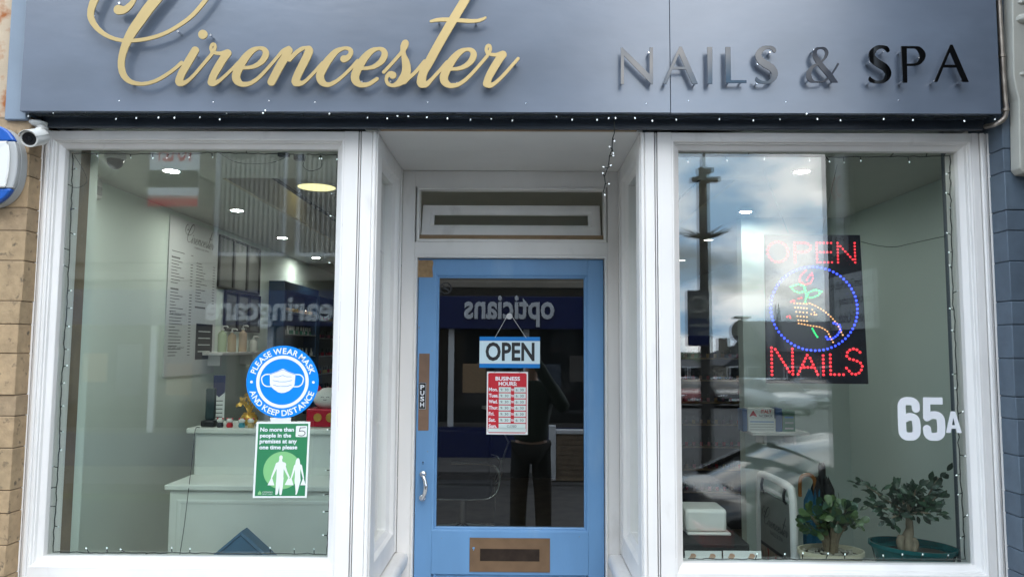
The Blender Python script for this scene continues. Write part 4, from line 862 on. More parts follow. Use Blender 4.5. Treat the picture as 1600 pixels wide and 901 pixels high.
# --- notices in the door
DY = YG - 0.004
f = px_frame(749, 574, DY)
op = thing('open_sign', 'pale blue OPEN card hanging on a cord in the door', 'sign', f.o)
flat('card', rect(0, 0, 94.5, 48.5), f, MT['open_pale'], op, 0.0, 0.0012)
flat('band', rect(0, 42.2, 94.5, 48.5), f, MT['open_blue'], op, 0.0016)
flat('band', rect(0, 0, 94.5, 6.4), f, MT['open_blue'], op, 0.0016)
text('lettering', 'OPEN', f, 9.5, 10.5, 76.5, 29.5, MT['ink'], op, 0.0018, bold=0.028)
hk = W(796, 494, YG - 0.004)
MB().tube([f.p(24, 47, 0.002), hk + Vector((-0.012, 0, -0.002)), hk + Vector((0, 0, 0.002)), hk + Vector((0.012, 0, -0.002)), f.p(73, 47, 0.002)], 0.0007, 5).build('cord', MT['white_plastic'], op)
MB().lathe([(0.013, -0.0035), (0.012, 0.0), (0.006, 0.003)], hk, 16, (1, 0, 0), (0, 0, 1), (0, 1, 0)).build('suction_hook', MT['grey_plastic'], op, smooth=True)
f = px_frame(761, 678, DY + 0.0005)
bh = thing('business_hours_sign', 'red and white BUSINESS HOURS board hanging under the OPEN card', 'sign', f.o)
flat('board', rect(-1, 0, 63.5, 98.5), f, MT['paper'], bh, 0.0, 0.0012)
flat('red_ground', rrect(1, 2.2, 61.5, 96.5, 3), f, MT['red'], bh, 0.0015)
text('lettering', 'BUSINESS', f, 12.5, 84.5, 38.5, 6.3, MT['sticker_white'], bh, 0.0018, bold=0.035)
text('lettering', 'HOURS:', f, 17.5, 76.5, 28.5, 6.3, MT['sticker_white'], bh, 0.0018, bold=0.035)
for i, dname in enumerate(['Mon.', 'Tues.', 'Wed.', 'Thur.', 'Fri.', 'Sat.', 'Sun.']):
    y = 67.0 - i*9.55
    text('lettering', dname, f, 2.2, y + 0.6, {0: 14, 1: 15, 2: 14, 3: 15, 4: 9, 5: 11, 6: 13}[i], 5.8, MT['sticker_white'], bh, 0.0018, bold=0.03)
    if i < 6:
        flat('time_slot', rect(18, y - 0.8, 36.8, y + 7.2), f, MT['slot'], bh, 0.0019); flat('time_slot', rect(42, y - 0.8, 60.2, y + 7.2), f, MT['slot'], bh, 0.0019)
        text('lettering', '9: 30', f, 20.5, y + 1.2, 12.5, 3.8, MT['ink'], bh, 0.0022); text('lettering', 'to', f, 37.4, y + 1.3, 4.2, 4.2, MT['sticker_white'], bh, 0.0019, bold=0.02)
        text('lettering', '6: 30', f, 44.5, y + 1.2, 12.5, 3.8, MT['ink'], bh, 0.0022)
    else:
        flat('time_slot', rect(18, y - 0.8, 60.2, y + 7.2), f, MT['slot'], bh, 0.0019); text('lettering', 'CLOSED', f, 31, y + 1.4, 15, 3.6, MT['ink'], bh, 0.0022, bold=0.01)
flat('blank_slot', rect(1.6, 3.6, 60.8, 9.6), f, MT['slot'], bh, 0.0019)
for x in (11, 50): MB().tube([f.p(x - 2, 100, 0.002), f.p(x, 97, 0.0025), f.p(x + 3, 99.5, 0.002)], 0.0006, 5).build('hook', MT['black'], bh)
f = px_frame(696.5, 450, YG - 0.0006)
ns = thing('no_smoking_sticker', 'small black no smoking sticker on the door glass', 'sticker', f.o)
annulus('ring', 0, 0, 7.4, 9.2, f, MT['ink'], ns, 0.0002, 36)
flat('slash', [(-6.3, 5.0), (-5.0, 6.3), (6.3, -5.0), (5.0, -6.3)], f, MT['ink'], ns, 0.0003)
flat('cigarette', rect(-5.5, -2.0, 4.5, 0.0), f, MT['ink'], ns, 0.0002)
cutout('smoke', outlines([[(2, 1.5, .4), (4, 2.5, .4), (3, 4, .4), (5, 5, .4)]], cell=0.2), f, MT['ink'], ns, 0.0002, 0)

# ================================================================ LED sign
LEDY = 0.125
f = px_frame(1198, 598.5, LEDY)
ls = thing('led_sign', 'black hanging LED sign reading OPEN NAILS with rose and hand', 'sign', f.o)
MB().prism([f.p(0, 0), f.p(159, 0), f.p(153, 236), f.p(2, 236)], (0, 0.012, 0)).build('panel', mat('black_acrylic', (0.010, 0.011, 0.018), 0.12), ls, bevel=0.002)
led_m = {k: mat('led_' + k, c, 0.3, emit=c, es=s) for k, (c, s) in {'red': ((1.0, 0.035, 0.05), 2.6), 'blue': ((0.03, 0.06, 1.0), 5.0), 'green': ((0.02, 0.85, 0.22), 1.8), 'amber': ((1.0, 0.46, 0.16), 1.8)}.items()}
lm = {}
def led_mesh(c, r_):
    key = (c, r_)
    if key not in lm:
        mb = MB().lathe([(r_, 0), (r_*0.95, r_*0.5), (r_*0.55, r_*1.1), (r_*0.02, r_*1.3)], (0, 0, 0), 8, (1, 0, 0), (0, 0, 1), (0, -1, 0))
        me = bpy.data.meshes.new('led'); me.from_pydata([tuple(v) for v in mb.v], [], mb.f); me.materials.append(led_m[c])
        for p in me.polygons: p.use_smooth = True
        lm[key] = me
    return lm[key]
nled = 0
def leds(c, pts, step, r_=0.0036, closed=False):
    # pts in the enlarged view of the photograph (1180,340, x3.217)
    global nled
    P = [Vector(((1180 + x/3.217) - 1198, 598.5 - (340 + y/3.217), 0)) for x, y in pts]
    if closed: P.append(P[0])
    d = [0]
    for a, b in zip(P[:-1], P[1:]): d.append(d[-1] + (b - a).length)
    n = max(1, round(d[-1]/step)); out = []
    for i in range(n if closed else n + 1):
        s = d[-1]*i/n; j = max(k for k in range(len(d)) if d[k] <= s + 1e-6); j = min(j, len(P) - 2)
        out.append(P[j].lerp(P[j + 1], (s - d[j])/max(d[j + 1] - d[j], 1e-9)))
    for q in out:
        o = bpy.data.objects.new('led', led_mesh(c, r_)); link(o, ls); o.location = f.p(q.x, q.y, 0.0005) - ls.location; nled += 1
ell = lambda cx, cy_, rx_, ry_, n=40: [(cx + rx_*math.cos(2*math.pi*i/n), cy_ + ry_*math.sin(2*math.pi*i/n)) for i in range(n)]
st = 5.2
leds('red', ell(128, 163, 52, 52), 5.9, closed=True)
leds('red', [(215, 215), (215, 115)], st); leds('red', [(233, 115), (275, 115), (295, 130), (293, 150), (275, 162), (233, 164)], st)
leds('red', [(327, 215), (327, 115)], st); leds('red', [(344, 115), (400, 115)], st); leds('red', [(344, 163), (398, 163)], st); leds('red', [(344, 215), (402, 215)], st)
leds('red', [(433, 215), (433, 115)], st); leds('red', [(447, 132), (508, 200)], st); leds('red', [(520, 215), (520, 115)], st)
R_ = 0.0046; st = 5.9
leds('red', [(85, 788), (85, 652)], st, R_); leds('red', [(104, 660), (172, 772)], st, R_); leds('red', [(190, 785), (190, 657)], st, R_)
leds('red', [(216, 785), (264, 688)], st, R_); leds('red', [(278, 703), (315, 785)], st, R_); leds('red', [(248, 750), (284, 750)], st, R_)
leds('red', [(344, 786), (344, 690)], st, R_); leds('red', [(380, 685), (380, 784)], st, R_); leds('red', [(400, 785), (444, 785)], st, R_)
leds('red', [(530, 672), (510, 655), (488, 655), (468, 668), (462, 690), (478, 706), (505, 712), (530, 724), (540, 745), (530, 770), (510, 784), (485, 780), (460, 752)], st, R_)
leds('blue', ell(305, 452, 219, 213, 72), 6.6, 0.0040, closed=True)
leds('red', [(268, 258), (240, 285), (232, 312), (262, 330), (290, 322), (303, 300), (300, 270), (284, 285), (272, 305)], 4.6, 0.0030)
leds('green', [(190, 342), (225, 328), (255, 335), (262, 362), (235, 372), (205, 362)], 4.4, 0.0034, closed=True); leds('green', [(280, 370), (312, 355), (345, 365), (322, 388), (290, 398), (268, 392)], 4.4, 0.0034, closed=True)
leds('green', [(262, 345), (266, 380), (262, 418)], 4.2, 0.0034); leds('green', [(294, 555), (306, 578), (318, 596)], 4.2, 0.0034)
for y in (425, 447, 469, 491, 512): leds('amber', [(205 + (y - 425)*0.22, y), (268, y + 4)], 5.0, 0.0028)
leds('amber', [(283, 425), (320, 442), (358, 466), (392, 496), (420, 530), (446, 585)], 4.8, 0.0030); leds('amber', [(225, 528), (280, 538), (335, 546), (368, 565), (396, 622)], 4.8, 0.0030)
leds('amber', [(296, 458), (318, 486), (290, 480)], 4.8, 0.0028)
leds('red', [(190, 418), (205, 408), (205, 424)], 4, 0.0028); leds('red', [(228, 402), (242, 398)], 4, 0.0028); leds('red', [(168, 495), (182, 490), (184, 500)], 4, 0.0028)
leds('blue', [(402, 525), (432, 535), (436, 560), (420, 585), (398, 602), (370, 608), (362, 595)], 4.6, 0.0036)
MB().tube([f.p(40, 236), f.p(2, 340)], 0.0008, 5).build('hanging_cord', MT['cable'], ls); MB().tube([f.p(92, 236), f.p(120, 350)], 0.0008, 5).build('hanging_cord', MT['cable'], ls)
MB().tube(smooth3([f.p(154, 225), f.p(180, 219), f.p(207, 217), f.p(235, 223), f.p(289, 235)], 4), 0.0011, 5).build('power_cable', MT['cable'], ls)

# ================================================================ inside the shop
IX0, IX1, IYB, LOW, HIGH = -2.05, 1.95, 6.5, 2.372, 2.56
S = lambda o: tag(o, kind='structure')
S(box('floor', MT['floor_in'], None, IX0, IX1, 0.10, IYB, -0.1, 0.02))
S(box('wall_left', MT['wall_in'], None, IX0 - 0.15, IX0, 0.11, IYB, 0, 2.8))
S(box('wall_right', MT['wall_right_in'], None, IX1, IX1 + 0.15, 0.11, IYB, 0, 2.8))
S(box('wall_back', mat('darkened_back_wall', (0.07, 0.075, 0.075), 0.7), None, IX0, IX1, IYB, IYB + 0.15, 0, 2.8))  # colour darkened to stand in for the dim back of the shop
S(box('wall_reveal', MT['wall_in'], None, IX0 - 0.1, -1.7065, 0.112, 0.16, 0, 2.4))
S(box('wall_reveal', MT['wall_in'], None, 1.6365, IX1 + 0.1, 0.122, 0.16, 0, 2.4))
S(box('jamb_lining', MT['white'], None, -1.705, -1.678, 0.1125, 0.18, 0.763, LOW - 0.0005, 0.002))
S(box('jamb_lining', MT['white'], None, 1.590, 1.635, 0.1125, 0.18, 0.763, LOW - 0.0005, 0.002))
S(box('wall_reveal', MT['wall_in'], None, IX0 + 0.0005, -1.74, 0.1605, 0.40, 0.02, LOW - 0.0005))
S(box('partition', MT['wall_right_in'], None, 1.33, IX1 - 0.0005, 1.87, 1.97, 0.02, 2.371))
cl = box('ceiling', MT['ceil_in'], None, IX0, IX1, 0.11, 0.87, LOW, LOW + 0.03); S(cl)
S(box('ceiling', MT['ceil_in'], None, IX0, -1.42, 0.8705, IYB, LOW + 0.0002, LOW + 0.03))
S(box('ceiling', MT['ceil_in'], None, 1.02, IX1, 0.8705, IYB, LOW + 0.0002, LOW + 0.03))
S(box('ceiling', MT['ceil_in'], None, -1.43, 1.03, 0.86, IYB, HIGH, HIGH + 0.03))
S(box('cove', MT['beam'], None, -1.4198, -1.40, 0.8706, IYB - 0.001, LOW - 0.004, HIGH - 0.045, 0.002))
S(box('cove', MT['beam'], None, 1.0, 1.0198, 0.8706, IYB - 0.001, LOW - 0.004, HIGH - 0.045, 0.002))
S(box('roof_slab', MT['stone_dark'], None, -2.2, 2.1, 0.31, IYB + 0.15, HIGH + 0.031, 2.82))
S(box('display_shelf', MT['white'], None, 0.50, 1.70, 0.1105, 0.42, 0.735, 0.762, 0.003))
S(box('display_shelf', MT['white'], None, -1.70, -0.58, 0.1105, 0.25, 0.735, 0.762, 0.003))
def lamp(label, p, r_, m, group):
    t = thing('ceiling_light', label, 'light', p, group)
    MB().lathe([(r_, 0.004), (r_*1.22, 0.004), (r_*1.22, -0.003), (r_*1.05, -0.006), (r_, -0.004)], p, 24, close=False).build('rim', MT['white_plastic'], t, smooth=30)
    MB().lathe([(r_*0.99, -0.0035), (r_*0.99, -0.001)], p, 24).build('lens', MT[m], t)
for px, py in [(370, 328), (441, 371), (494, 402), (268, 266)]:
    lamp('small round downlight over the price list wall', WZ(px, py, LOW), 0.034, 'lamp', 'downlights over the price list wall')
for px, py in [(1253, 267), (1165, 330), (1107, 374), (1065, 406)]:
    lamp('small round downlight in the ceiling behind the lit sign', WZ(px, py, LOW), 0.034, 'lamp_right' if px > 1120 else 'lamp_dim', 'downlights behind the lit sign')
lamp('large round yellow ceiling panel light', WZ(495, 292, HIGH), 0.115, 'lamp_warm', None)
for px, py in [(690, 470), (813, 472), (901, 492), (733, 492)]:
    lamp('downlight far back in the shop seen through the door', WZ(px, py, HIGH) if WZ(px, py, HIGH).y < IYB - .2 else Vector((WZ(px, py, HIGH).x*0.3, IYB - 0.5, HIGH)), 0.045, 'lamp_dim', 'downlights at the back of the shop')
# ceiling dome camera, sensor
p = WZ(181, 240, LOW)
t = thing('dome_camera', 'small dark dome camera on the ceiling inside the window', 'camera', p)
MB().lathe([(0.040, 0), (0.042, -0.02), (0.036, -0.026)], p, 20).build('base', MT['grey_plastic'], t, smooth=True)
MB().ball(p + Vector((0, 0, -0.026)), 0.034, 16, (1, 1, 1.2)).build('dome', MT['black'], t, smooth=True)
p = WX(146, 290, IX0 + 0.02)
t = thing('motion_sensor', 'white motion sensor high on the wall beside the window', 'sensor', p)
MB().box(IX0 + 0.001, IX0 + 0.045, p.y - 0.035, p.y + 0.035, p.z - 0.065, p.z + 0.065).build('case', MT['white_plastic'], t, bevel=0.012)
MB().box(IX0 + 0.0452, IX0 + 0.05, p.y - 0.024, p.y + 0.024, p.z - 0.045, p.z - 0.005).build('lens', MT['grey_plastic'], t, bevel=0.002)
t = thing('wiring_box', 'black plug boxes and looping wires at the top of the window', 'wiring', W(460, 245, 0.11))
for x, y, w_, h_ in ((443, 242, 17, 6), (468, 246, 17, 9)):
    q = W(x, y, 0.11); s_ = 2.68/1155; MB().box(q.x - w_*s_/2, q.x + w_*s_/2, 0.100, 0.125, q.z - h_*s_/2, q.z + h_*s_/2).build('plug_box', MT['black'], t, bevel=0.003)
MB().tube(smooth3([W(342, 239, 0.11), W(365, 252, 0.11), (W(390, 256, 0.11)), W(425, 254, 0.11), W(446, 246, 0.11)], 5), 0.0011, 5).build('wire', MT['cable'], t)
MB().tube(smooth3([W(476, 250, 0.11), W(474, 260, 0.11), W(484, 267, 0.11), W(500, 263, 0.11), W(503, 252, 0.11), W(500, 243, 0.11)], 5), 0.0011, 5).build('wire', MT['cable'], t)
tag(MB().tube(smooth3([W(116, 243, 0.12), W(128, 262, 0.12), W(136, 282, 0.12), W(126, 292, 0.12), W(113, 293, 0.11)], 5), 0.001, 5).build('loose_wire', MT['cable']), 'loose black wire looping down in the window corner', 'wire')
# price list on the wall
a = WX(266, 335, IX0 + 0.006); b = WX(342, 352, IX0 + 0.006); zb_ = WX(266, 588, IX0 + 0.006).z
fw = Fr((IX0 + 0.002, a.y, zb_), (0, 1, 0), (0, 0, 1), (1, 0, 0)); PW, PH = b.y - a.y, a.z - zb_
t = thing('price_list', 'tall white price list board on the inside wall', 'poster', (IX0, a.y, zb_))
flat('board', rect(0, 0, PW, PH), fw, MT['paper'], t, 0.0, 0.006)
WN = np.array([q for lp in WORD for q in lp]); wx0, wx1, wy0, wy1 = WN[:, 0].min(), WN[:, 0].max(), WN[:, 1].min(), WN[:, 1].max()
def small_word(name, fr, x, y, wd, m, parent, d):
    k = wd/(wx1 - wx0); cutout(name, [[((u - wx0)*k + x, (wy1 - v)*k + y) for u, v in lp] for lp in WORD + DOT], fr, m, parent, d, 0)
small_word('script_print', fw, PW*0.28, PH*0.86, PW*0.62, MT['grey_ink'], t, 0.0075)
text('lettering', 'NAILS & SPA', fw, PW*0.48, PH*0.835, PW*0.3, 0.012, MT['ink'], t, 0.0075)
rn = random.Random(2); mb = MB()
for colx in (0.05, 0.53):
    y = PH*0.78 if colx < 0.1 else PH*0.74
    while y > (0.12 if colx < 0.1 else 0.46)*PH:
        if rn.random() < 0.22: y -= 0.020; L_ = rn.uniform(0.10, 0.2); h_ = 0.009
        else: L_ = rn.uniform(0.06, 0.17); h_ = 0.0045; mb.add([fw.p(*q, 0.0072) for q in rect(PW*(colx + 0.36), y, PW*(colx + 0.41), y + h_)], [(0, 1, 2, 3)])
        mb.add([fw.p(*q, 0.0072) for q in rect(PW*colx, y, PW*colx + L_, y + h_)], [(0, 1, 2, 3)]); y -= 0.0185
mb.build('printed_lines', MT['grey_ink'], t, fix=False)
text('lettering', 'UV gel colour', fw, PW*0.05, PH*0.17, PW*0.3, 0.016, MT['ink'], t, 0.0075)
text('lettering', 'Toe extensions', fw, PW*0.05, PH*0.385, PW*0.3, 0.016, MT['ink'], t, 0.0075)
flat('black_notice', rect(PW*0.57, PH*0.10, PW*0.93, PH*0.34), fw, MT['ink'], t, 0.0085)
for i in range(4): flat('notice_line', rect(PW*0.62, PH*(0.15 + 0.045*i), PW*0.88, PH*(0.15 + 0.045*i) + 0.006), fw, MT['paper'], t, 0.009)
# framed pictures
for (pa, pb, lab) in (((343, 366), (404, 461), 'black framed row of three pictures high on the inside wall'), ((352, 452), (404, 520), 'lower black framed row of three pictures behind the lotion bottles')):
    A_ = WX(*pa, IX0 + 0.01); B_ = WX(*pb, IX0 + 0.01); t = thing('picture_frame', lab, 'picture', (IX0, A_.y, B_.z))
    for i in range(3):
        y0 = A_.y + (B_.y - A_.y)*i/3; y1 = A_.y + (B_.y - A_.y)*(i + 1)/3
        TW = lambda u, v, d: Vector((IX0 + 0.02 - d, u, v))
        MB().ring(y0 + 0.014, y1 - 0.014, B_.z + 0.014, A_.z - 0.014, [(0, 0.012), (0, 0.0), (0.0138, 0.0), (0.0138, 0.018)], TW).build('frame', MT['matt_black'], t)
        flat('picture', rect(y0 + 0.014, B_.z + 0.014, y1 - 0.014, A_.z - 0.014), Fr((IX0 + 0.006, 0, 0), (0, 1, 0), (0, 0, 1), (1, 0, 0)), mat('mirror_picture', (0.35, 0.36, 0.34), 0.15, metal=0.5), t, 0.001)
# lotion bottles on a ledge
A_ = WX(338, 550, IX0 + 0.1); B_ = WX(404, 550, IX0 + 0.1)
LZ = A_.z
t = thing('wall_ledge', 'small white ledge on the wall carrying pump bottles', 'shelf', (IX0, A_.y, LZ))
box('board', MT['white'], t, IX0 + 0.0005, IX0 + 0.14, A_.y, B_.y, LZ - 0.02, LZ, 0.002)
for y_ in (A_.y + 0.1, B_.y - 0.1): box('bracket', MT['white'], t, IX0 + 0.0005, IX0 + 0.09, y_ - 0.01, y_ + 0.01, LZ - 0.09, LZ - 0.0205, 0.002)
for px, c, nm, hh in ((347, (0.52, 0.62, 0.40), 'green labelled', 0.17), (362, (0.55, 0.42, 0.27), 'amber', 0.155), (379, (0.60, 0.45, 0.32), 'tall peach', 0.185), (396, (0.55, 0.55, 0.50), 'short white', 0.11)):
    q = WX(px, 540, IX0 + 0.08); q.z = LZ + 0.0005; r_ = 0.028
    t = thing('pump_bottle', nm + ' pump bottle on the wall ledge', 'bottle', q)
    MB().lathe([(r_, 0), (r_, hh*0.68), (r_*0.75, hh*0.76), (r_*0.35, hh*0.79), (r_*0.35, hh*0.84)], q, 14).build('bottle', mat('lotion_' + nm.split()[0], c, 0.25), t, smooth=True)
    pm = MB().lathe([(r_*0.42, hh*0.841), (r_*0.42, hh*0.9), (0.005, hh*0.905), (0.005, hh)], q, 10); pm.tube([q + Vector((0, 0, hh)), q + Vector((0.03, 0, hh)), q + Vector((0.036, 0, hh - 0.008))], 0.005, 6); pm.build('pump', MT['white_plastic'], t, smooth=True)
# nail polish racks
pcol = {k: mat('polish_' + k, c, 0.15) for k, c in {'red': (0.42, 0.01, 0.02), 'crimson': (0.25, 0.008, 0.02), 'pink': (0.6, 0.2, 0.25), 'gold': (0.5, 0.33, 0.1), 'white': (0.6, 0.6, 0.58), 'green': (0.05, 0.2, 0.12), 'nude': (0.5, 0.33, 0.24), 'plum': (0.08, 0.01, 0.04)}.items()}
bm_ = {}
def polish(p, c, label, group):
    if c not in bm_:
        mb = MB().lathe([(0.013, 0), (0.014, 0.004), (0.014, 0.028), (0.010, 0.034)], (0, 0, 0), 8); n0 = len(mb.f); mb.lathe([(0.0075, 0.0345), (0.0065, 0.07)], (0, 0, 0), 8)
        me = bpy.data.meshes.new('polish_bottle'); me.from_pydata([tuple(v) for v in mb.v], [], mb.f); me.materials.append(pcol[c]); me.materials.append(MT['black'] if c not in ('white', 'green') else MT['white_plastic'])
        for i, q in enumerate(me.polygons): q.material_index = 0 if i < n0 else 1
        bm_[c] = me
    o = bpy.data.objects.new('polish_bottle', bm_[c]); link(o); o.location = p; tag(o, label, 'bottle', group)
rn = random.Random(9)
rack_back = mat('rack_back', (0.13, 0.13, 0.125), 0.6)
rack_m = mat('dark_blue_rack', (0.02, 0.05, 0.10), 0.4)
def wall_rack(label, y0, y1, z0, z1, n, cols, blabel, per):
    t = thing('polish_rack', label, 'rack', (IX0, y0, z0)); X0, X1 = IX0 + 0.0006, IX0 + 0.13
    box('side', rack_m, t, X0, X1, y0, y0 + 0.05, z0, z1, 0.003); box('side', rack_m, t, X0, X1, y1 - 0.05, y1, z0, z1, 0.003)
    box('top', rack_m, t, X0, X1, y0 + 0.0505, y1 - 0.0505, z1 - 0.07, z1 - 0.0005, 0.002); box('back', rack_back, t, X0, X0 + 0.008, y0 + 0.0505, y1 - 0.0505, z0, z1 - 0.071)
    for i in range(n):
        z = z0 + (z1 - 0.07 - z0)*i/n + 0.01
        box('shelf', MT['grey_plastic'], t, X0 + 0.0085, X1 - 0.004, y0 + 0.051, y1 - 0.051, z, z + 0.008, 0.001)
        for k in range(per): polish(Vector((IX0 + 0.085 + rn.uniform(-.01, .01), y0 + 0.08 + (y1 - y0 - 0.16)*k/(per - 1), z + 0.0085)), *(lambda c_: (c_, blabel % c_, blabel.replace('small %s ', '').replace('bottle', 'bottles')))(cols[(i*2 + rn.randrange(2)) % len(cols)]))
wall_rack('dark blue framed rack of mixed bottles behind the pictures', 3.40, 4.42, 1.10, 2.11, 5, ['white', 'green', 'nude', 'gold', 'white', 'plum'], 'small %s polish bottle on the wall rack beside the pictures', 13)
wall_rack('dark blue framed rack of red polish bottles deeper in the shop', 4.44, 5.85, 0.95, 2.06, 6, ['red', 'crimson', 'pink', 'plum', 'gold', 'red'], 'small %s polish bottle on the wall rack deeper in the shop', 14)
# rack at the back seen in the right window
a = W(1062, 545, 3.9); b = W(1150, 700, 3.9)
t = thing('polish_rack', 'black free standing rack of red polish seen past the partition', 'rack', (a.x, 3.9, 0.02))
zb0 = 0.02; zt0 = a.z + 0.12
for x in (a.x, b.x + 0.25): box('side', MT['matt_black'], t, x - 0.02, x + 0.02, 3.9, 4.05, zb0, zt0, 0.002)
box('back', MT['matt_black'], t, a.x + 0.0205, b.x + 0.2295, 4.04, 4.05, zb0, zt0)
for i in range(7):
    z = 0.35 + i*0.19
    box('shelf', MT['timber'], t, a.x + 0.021, b.x + 0.229, 3.905, 4.039, z, z + 0.014, 0.002)
    for k in range(11): c_ = rn.choice(['red', 'crimson', 'pink', 'gold', 'plum', 'nude']); polish(Vector((a.x + 0.06 + k*0.065, 3.95, z + 0.0145)), c_, 'small %s polish bottle on the free standing black rack' % c_, 'polish bottles on the black rack')
# --- reception desk
dk = thing('reception_desk', 'pale stepped reception desk inside the window with the mask sticker', 'desk', (-1.1, 0.8, 0.02))
dx0, dx1 = -1.487, -0.70
box('lower_front', MT['desk'], dk, dx0, dx1, 0.615, 0.86, 0.02, 0.968, 0.003)
box('lower_top', MT['desk'], dk, dx0 - 0.018, dx1 + 0.012, 0.60, 0.865, 0.9685, 0.992, 0.005)
box('upper_front', MT['desk'], dk, dx0 - 0.01, dx1, 0.866, 1.2, 0.02, 1.178, 0.003)
box('upper_top', MT['desk'], dk, dx0 - 0.045, dx1 + 0.012, 0.846, 1.22, 1.1785, 1.202, 0.005)
for (x0, x1, z0, z1, y) in ((dx0 + 0.03, dx1 - 0.02, 0.08, 0.93, 0.6125),):
    MB().ring(x0 + 0.02, x1 - 0.02, z0 + 0.02, z1 - 0.02, [(0, 0.0015), (0.006, 0.0005), (0.014, 0.0005), (0.02, 0.0022)], lambda u, v, d: Vector((u, y + d, v))).build('panel_trim', MT['desk'], dk)
DZT = 1.2025
def on_desk(px, Y=0.93): q = W(px, 660, Y); q.z = DZT; return q
q = on_desk(327); t = thing('cordless_phone', 'black cordless phone standing in its base on the desk', 'phone', q)
MB().box(q.x - 0.03, q.x + 0.035, q.y - 0.03, q.y + 0.05, q.z, q.z + 0.03).build('base', MT['black'], t, bevel=0.008)
MB().box(q.x - 0.019, q.x + 0.024, q.y - 0.01, q.y + 0.018, q.z + 0.0305, q.z + 0.178).build('handset', mat('dark_teal_plastic', (0.02, 0.045, 0.05), 0.35), t, bevel=0.008)
tag(MB().tube(smooth3([W(312, 667, 0.83), W(305, 672, 0.82), W(300, 720, 0.75), W(294, 770, 0.58), W(288, 820, 0.55), W(281, 866, 0.5)], 5), 0.0016, 5).build('phone_cable', MT['cable']), 'thin black cable hanging down the front of the desk', 'cable')
q = on_desk(339, 1.15); fl_ = Fr((q.x - 0.028, 1.16, DZT), (1, 0, 0), (0, 0, 1), (0, -1, 0))
t = thing('leaflet_stand', 'navy and white leaflet standing behind the phone', 'leaflet', q)
flat('sheet', rect(0, 0, 0.06, 0.23), fl_, MT['paper'], t, 0, 0.002); flat('navy_flag', [(0, 0.145), (0.03, 0.12), (0.06, 0.145), (0.06, 0.23), (0, 0.23)], fl_, MT['shop_navy'], t, 0.0024)
for i in range(5): flat('printed_line', rect(0.008, 0.02 + 0.02*i, 0.05, 0.024 + 0.02*i), fl_, MT['ink'], t, 0.0024)
for px, c, nm in ((344, (0.04, 0.04, 0.05), 'black'), (359, (0.5, 0.02, 0.03), 'red'), (378, (0.05, 0.28, 0.36), 'blue'), (392, (0.5, 0.36, 0.15), 'gold')):
    q = on_desk(px, 0.895); t = thing('figurine', 'tiny white headed figurine in %s on the desk edge' % nm, 'figurine', q, 'tiny figurines on the desk')
    MB().lathe([(0.013, 0), (0.016, 0.008), (0.013, 0.020), (0.006, 0.023)], q, 12).build('body', mat('figurine_' + nm, c, 0.3), t, smooth=True)
    hd_ = MB().ball(q + Vector((0, 0, 0.031)), 0.0135, 12, (1.15, 1, 0.85)).build('head', MT['white_plastic'], t, smooth=True)
    for s_ in (-1, 1): MB().ball(q + Vector((0.012*s_, 0, 0.040)), 0.005, 8).build('ear', MT['red'], hd_, smooth=True)
q = on_desk(389, 1.0); gm = mat('gold_ornament', (0.62, 0.38, 0.08), 0.35, metal=0.6, var=0.15, vscale=40)
t = thing('money_tree_ornament', 'gold money tree ornament in a round pot on the desk', 'ornament', q)
MB().lathe([(0.022, 0), (0.037, 0.012), (0.041, 0.03), (0.034, 0.048), (0.026, 0.053), (0.03, 0.06), (0.02, 0.058)], q, 20).build('pot', gm, t, smooth=True)
mb = MB(); rn = random.Random(4)
for dx_, dz_ in ((-0.055, 0.10), (-0.03, 0.105), (0.0, 0.13), (0.03, 0.12), (-0.015, 0.09), (0.05, 0.09)): mb.tube([q + Vector((0, 0, 0.055)), q + Vector((dx_*0.5, 0, 0.05 + dz_*0.5)), q + Vector((dx_, rn.uniform(-.015, .015), dz_))], 0.004, 6)
mb.build('branches', gm, t, smooth=True)
for i in range(22):
    a = rn.choice([(-0.055, 0.10), (-0.03, 0.105), (0.0, 0.13), (0.03, 0.12), (0.05, 0.09)])
    MB().lathe([(0.009, -0.0015), (0.010, 0), (0.009, 0.0015)], q + Vector((a[0] + rn.gauss(0, .012), rn.gauss(0, .012), a[1] + rn.gauss(0, .01))), 10, Vector((1, 0, rn.uniform(-.5, .5))).normalized(), Vector((0, rn.uniform(-.6, .6), 1)).normalized(), (0, -1, 0)).build('coin_leaf', gm, t)
q = on_desk(512, 1.0); t = thing('lucky_cat', 'white beckoning cat figure with red ears sitting on a red chest', 'figurine', q)
MB().box(q.x - 0.085, q.x + 0.085, 0.93, 1.07, q.z, q.z + 0.085).build('chest', mat('red_lacquer', (0.45, 0.01, 0.03), 0.2), t, bevel=0.008)
for dx_, r_ in ((-0.03, 0.02), (0.03, 0.022)): MB().lathe([(r_, 0), (r_*0.9, 0.004), (r_*0.3, 0.006)], (q.x + dx_, 0.9295, q.z + 0.045), 14, (1, 0, 0), (0, 0, 1), (0, -1, 0)).build('gold_emblem', gm, t, smooth=True)
bd = MB().ball((q.x, 1.0, q.z + 0.13), 0.072, 20, (1.0, 0.85, 0.72)).build('body', MT['white_plastic'], t, smooth=True)
for s_ in (-1, 1): MB().lathe([(0.022, 0), (0.012, 0.022), (0.001, 0.032)], (q.x + 0.042*s_, 0.99, q.z + 0.165), 10, (1, 0, 0), (0, 1, 0), Vector((0.3*s_, 0, 1))).build('ear', MT['red'], bd, smooth=True)
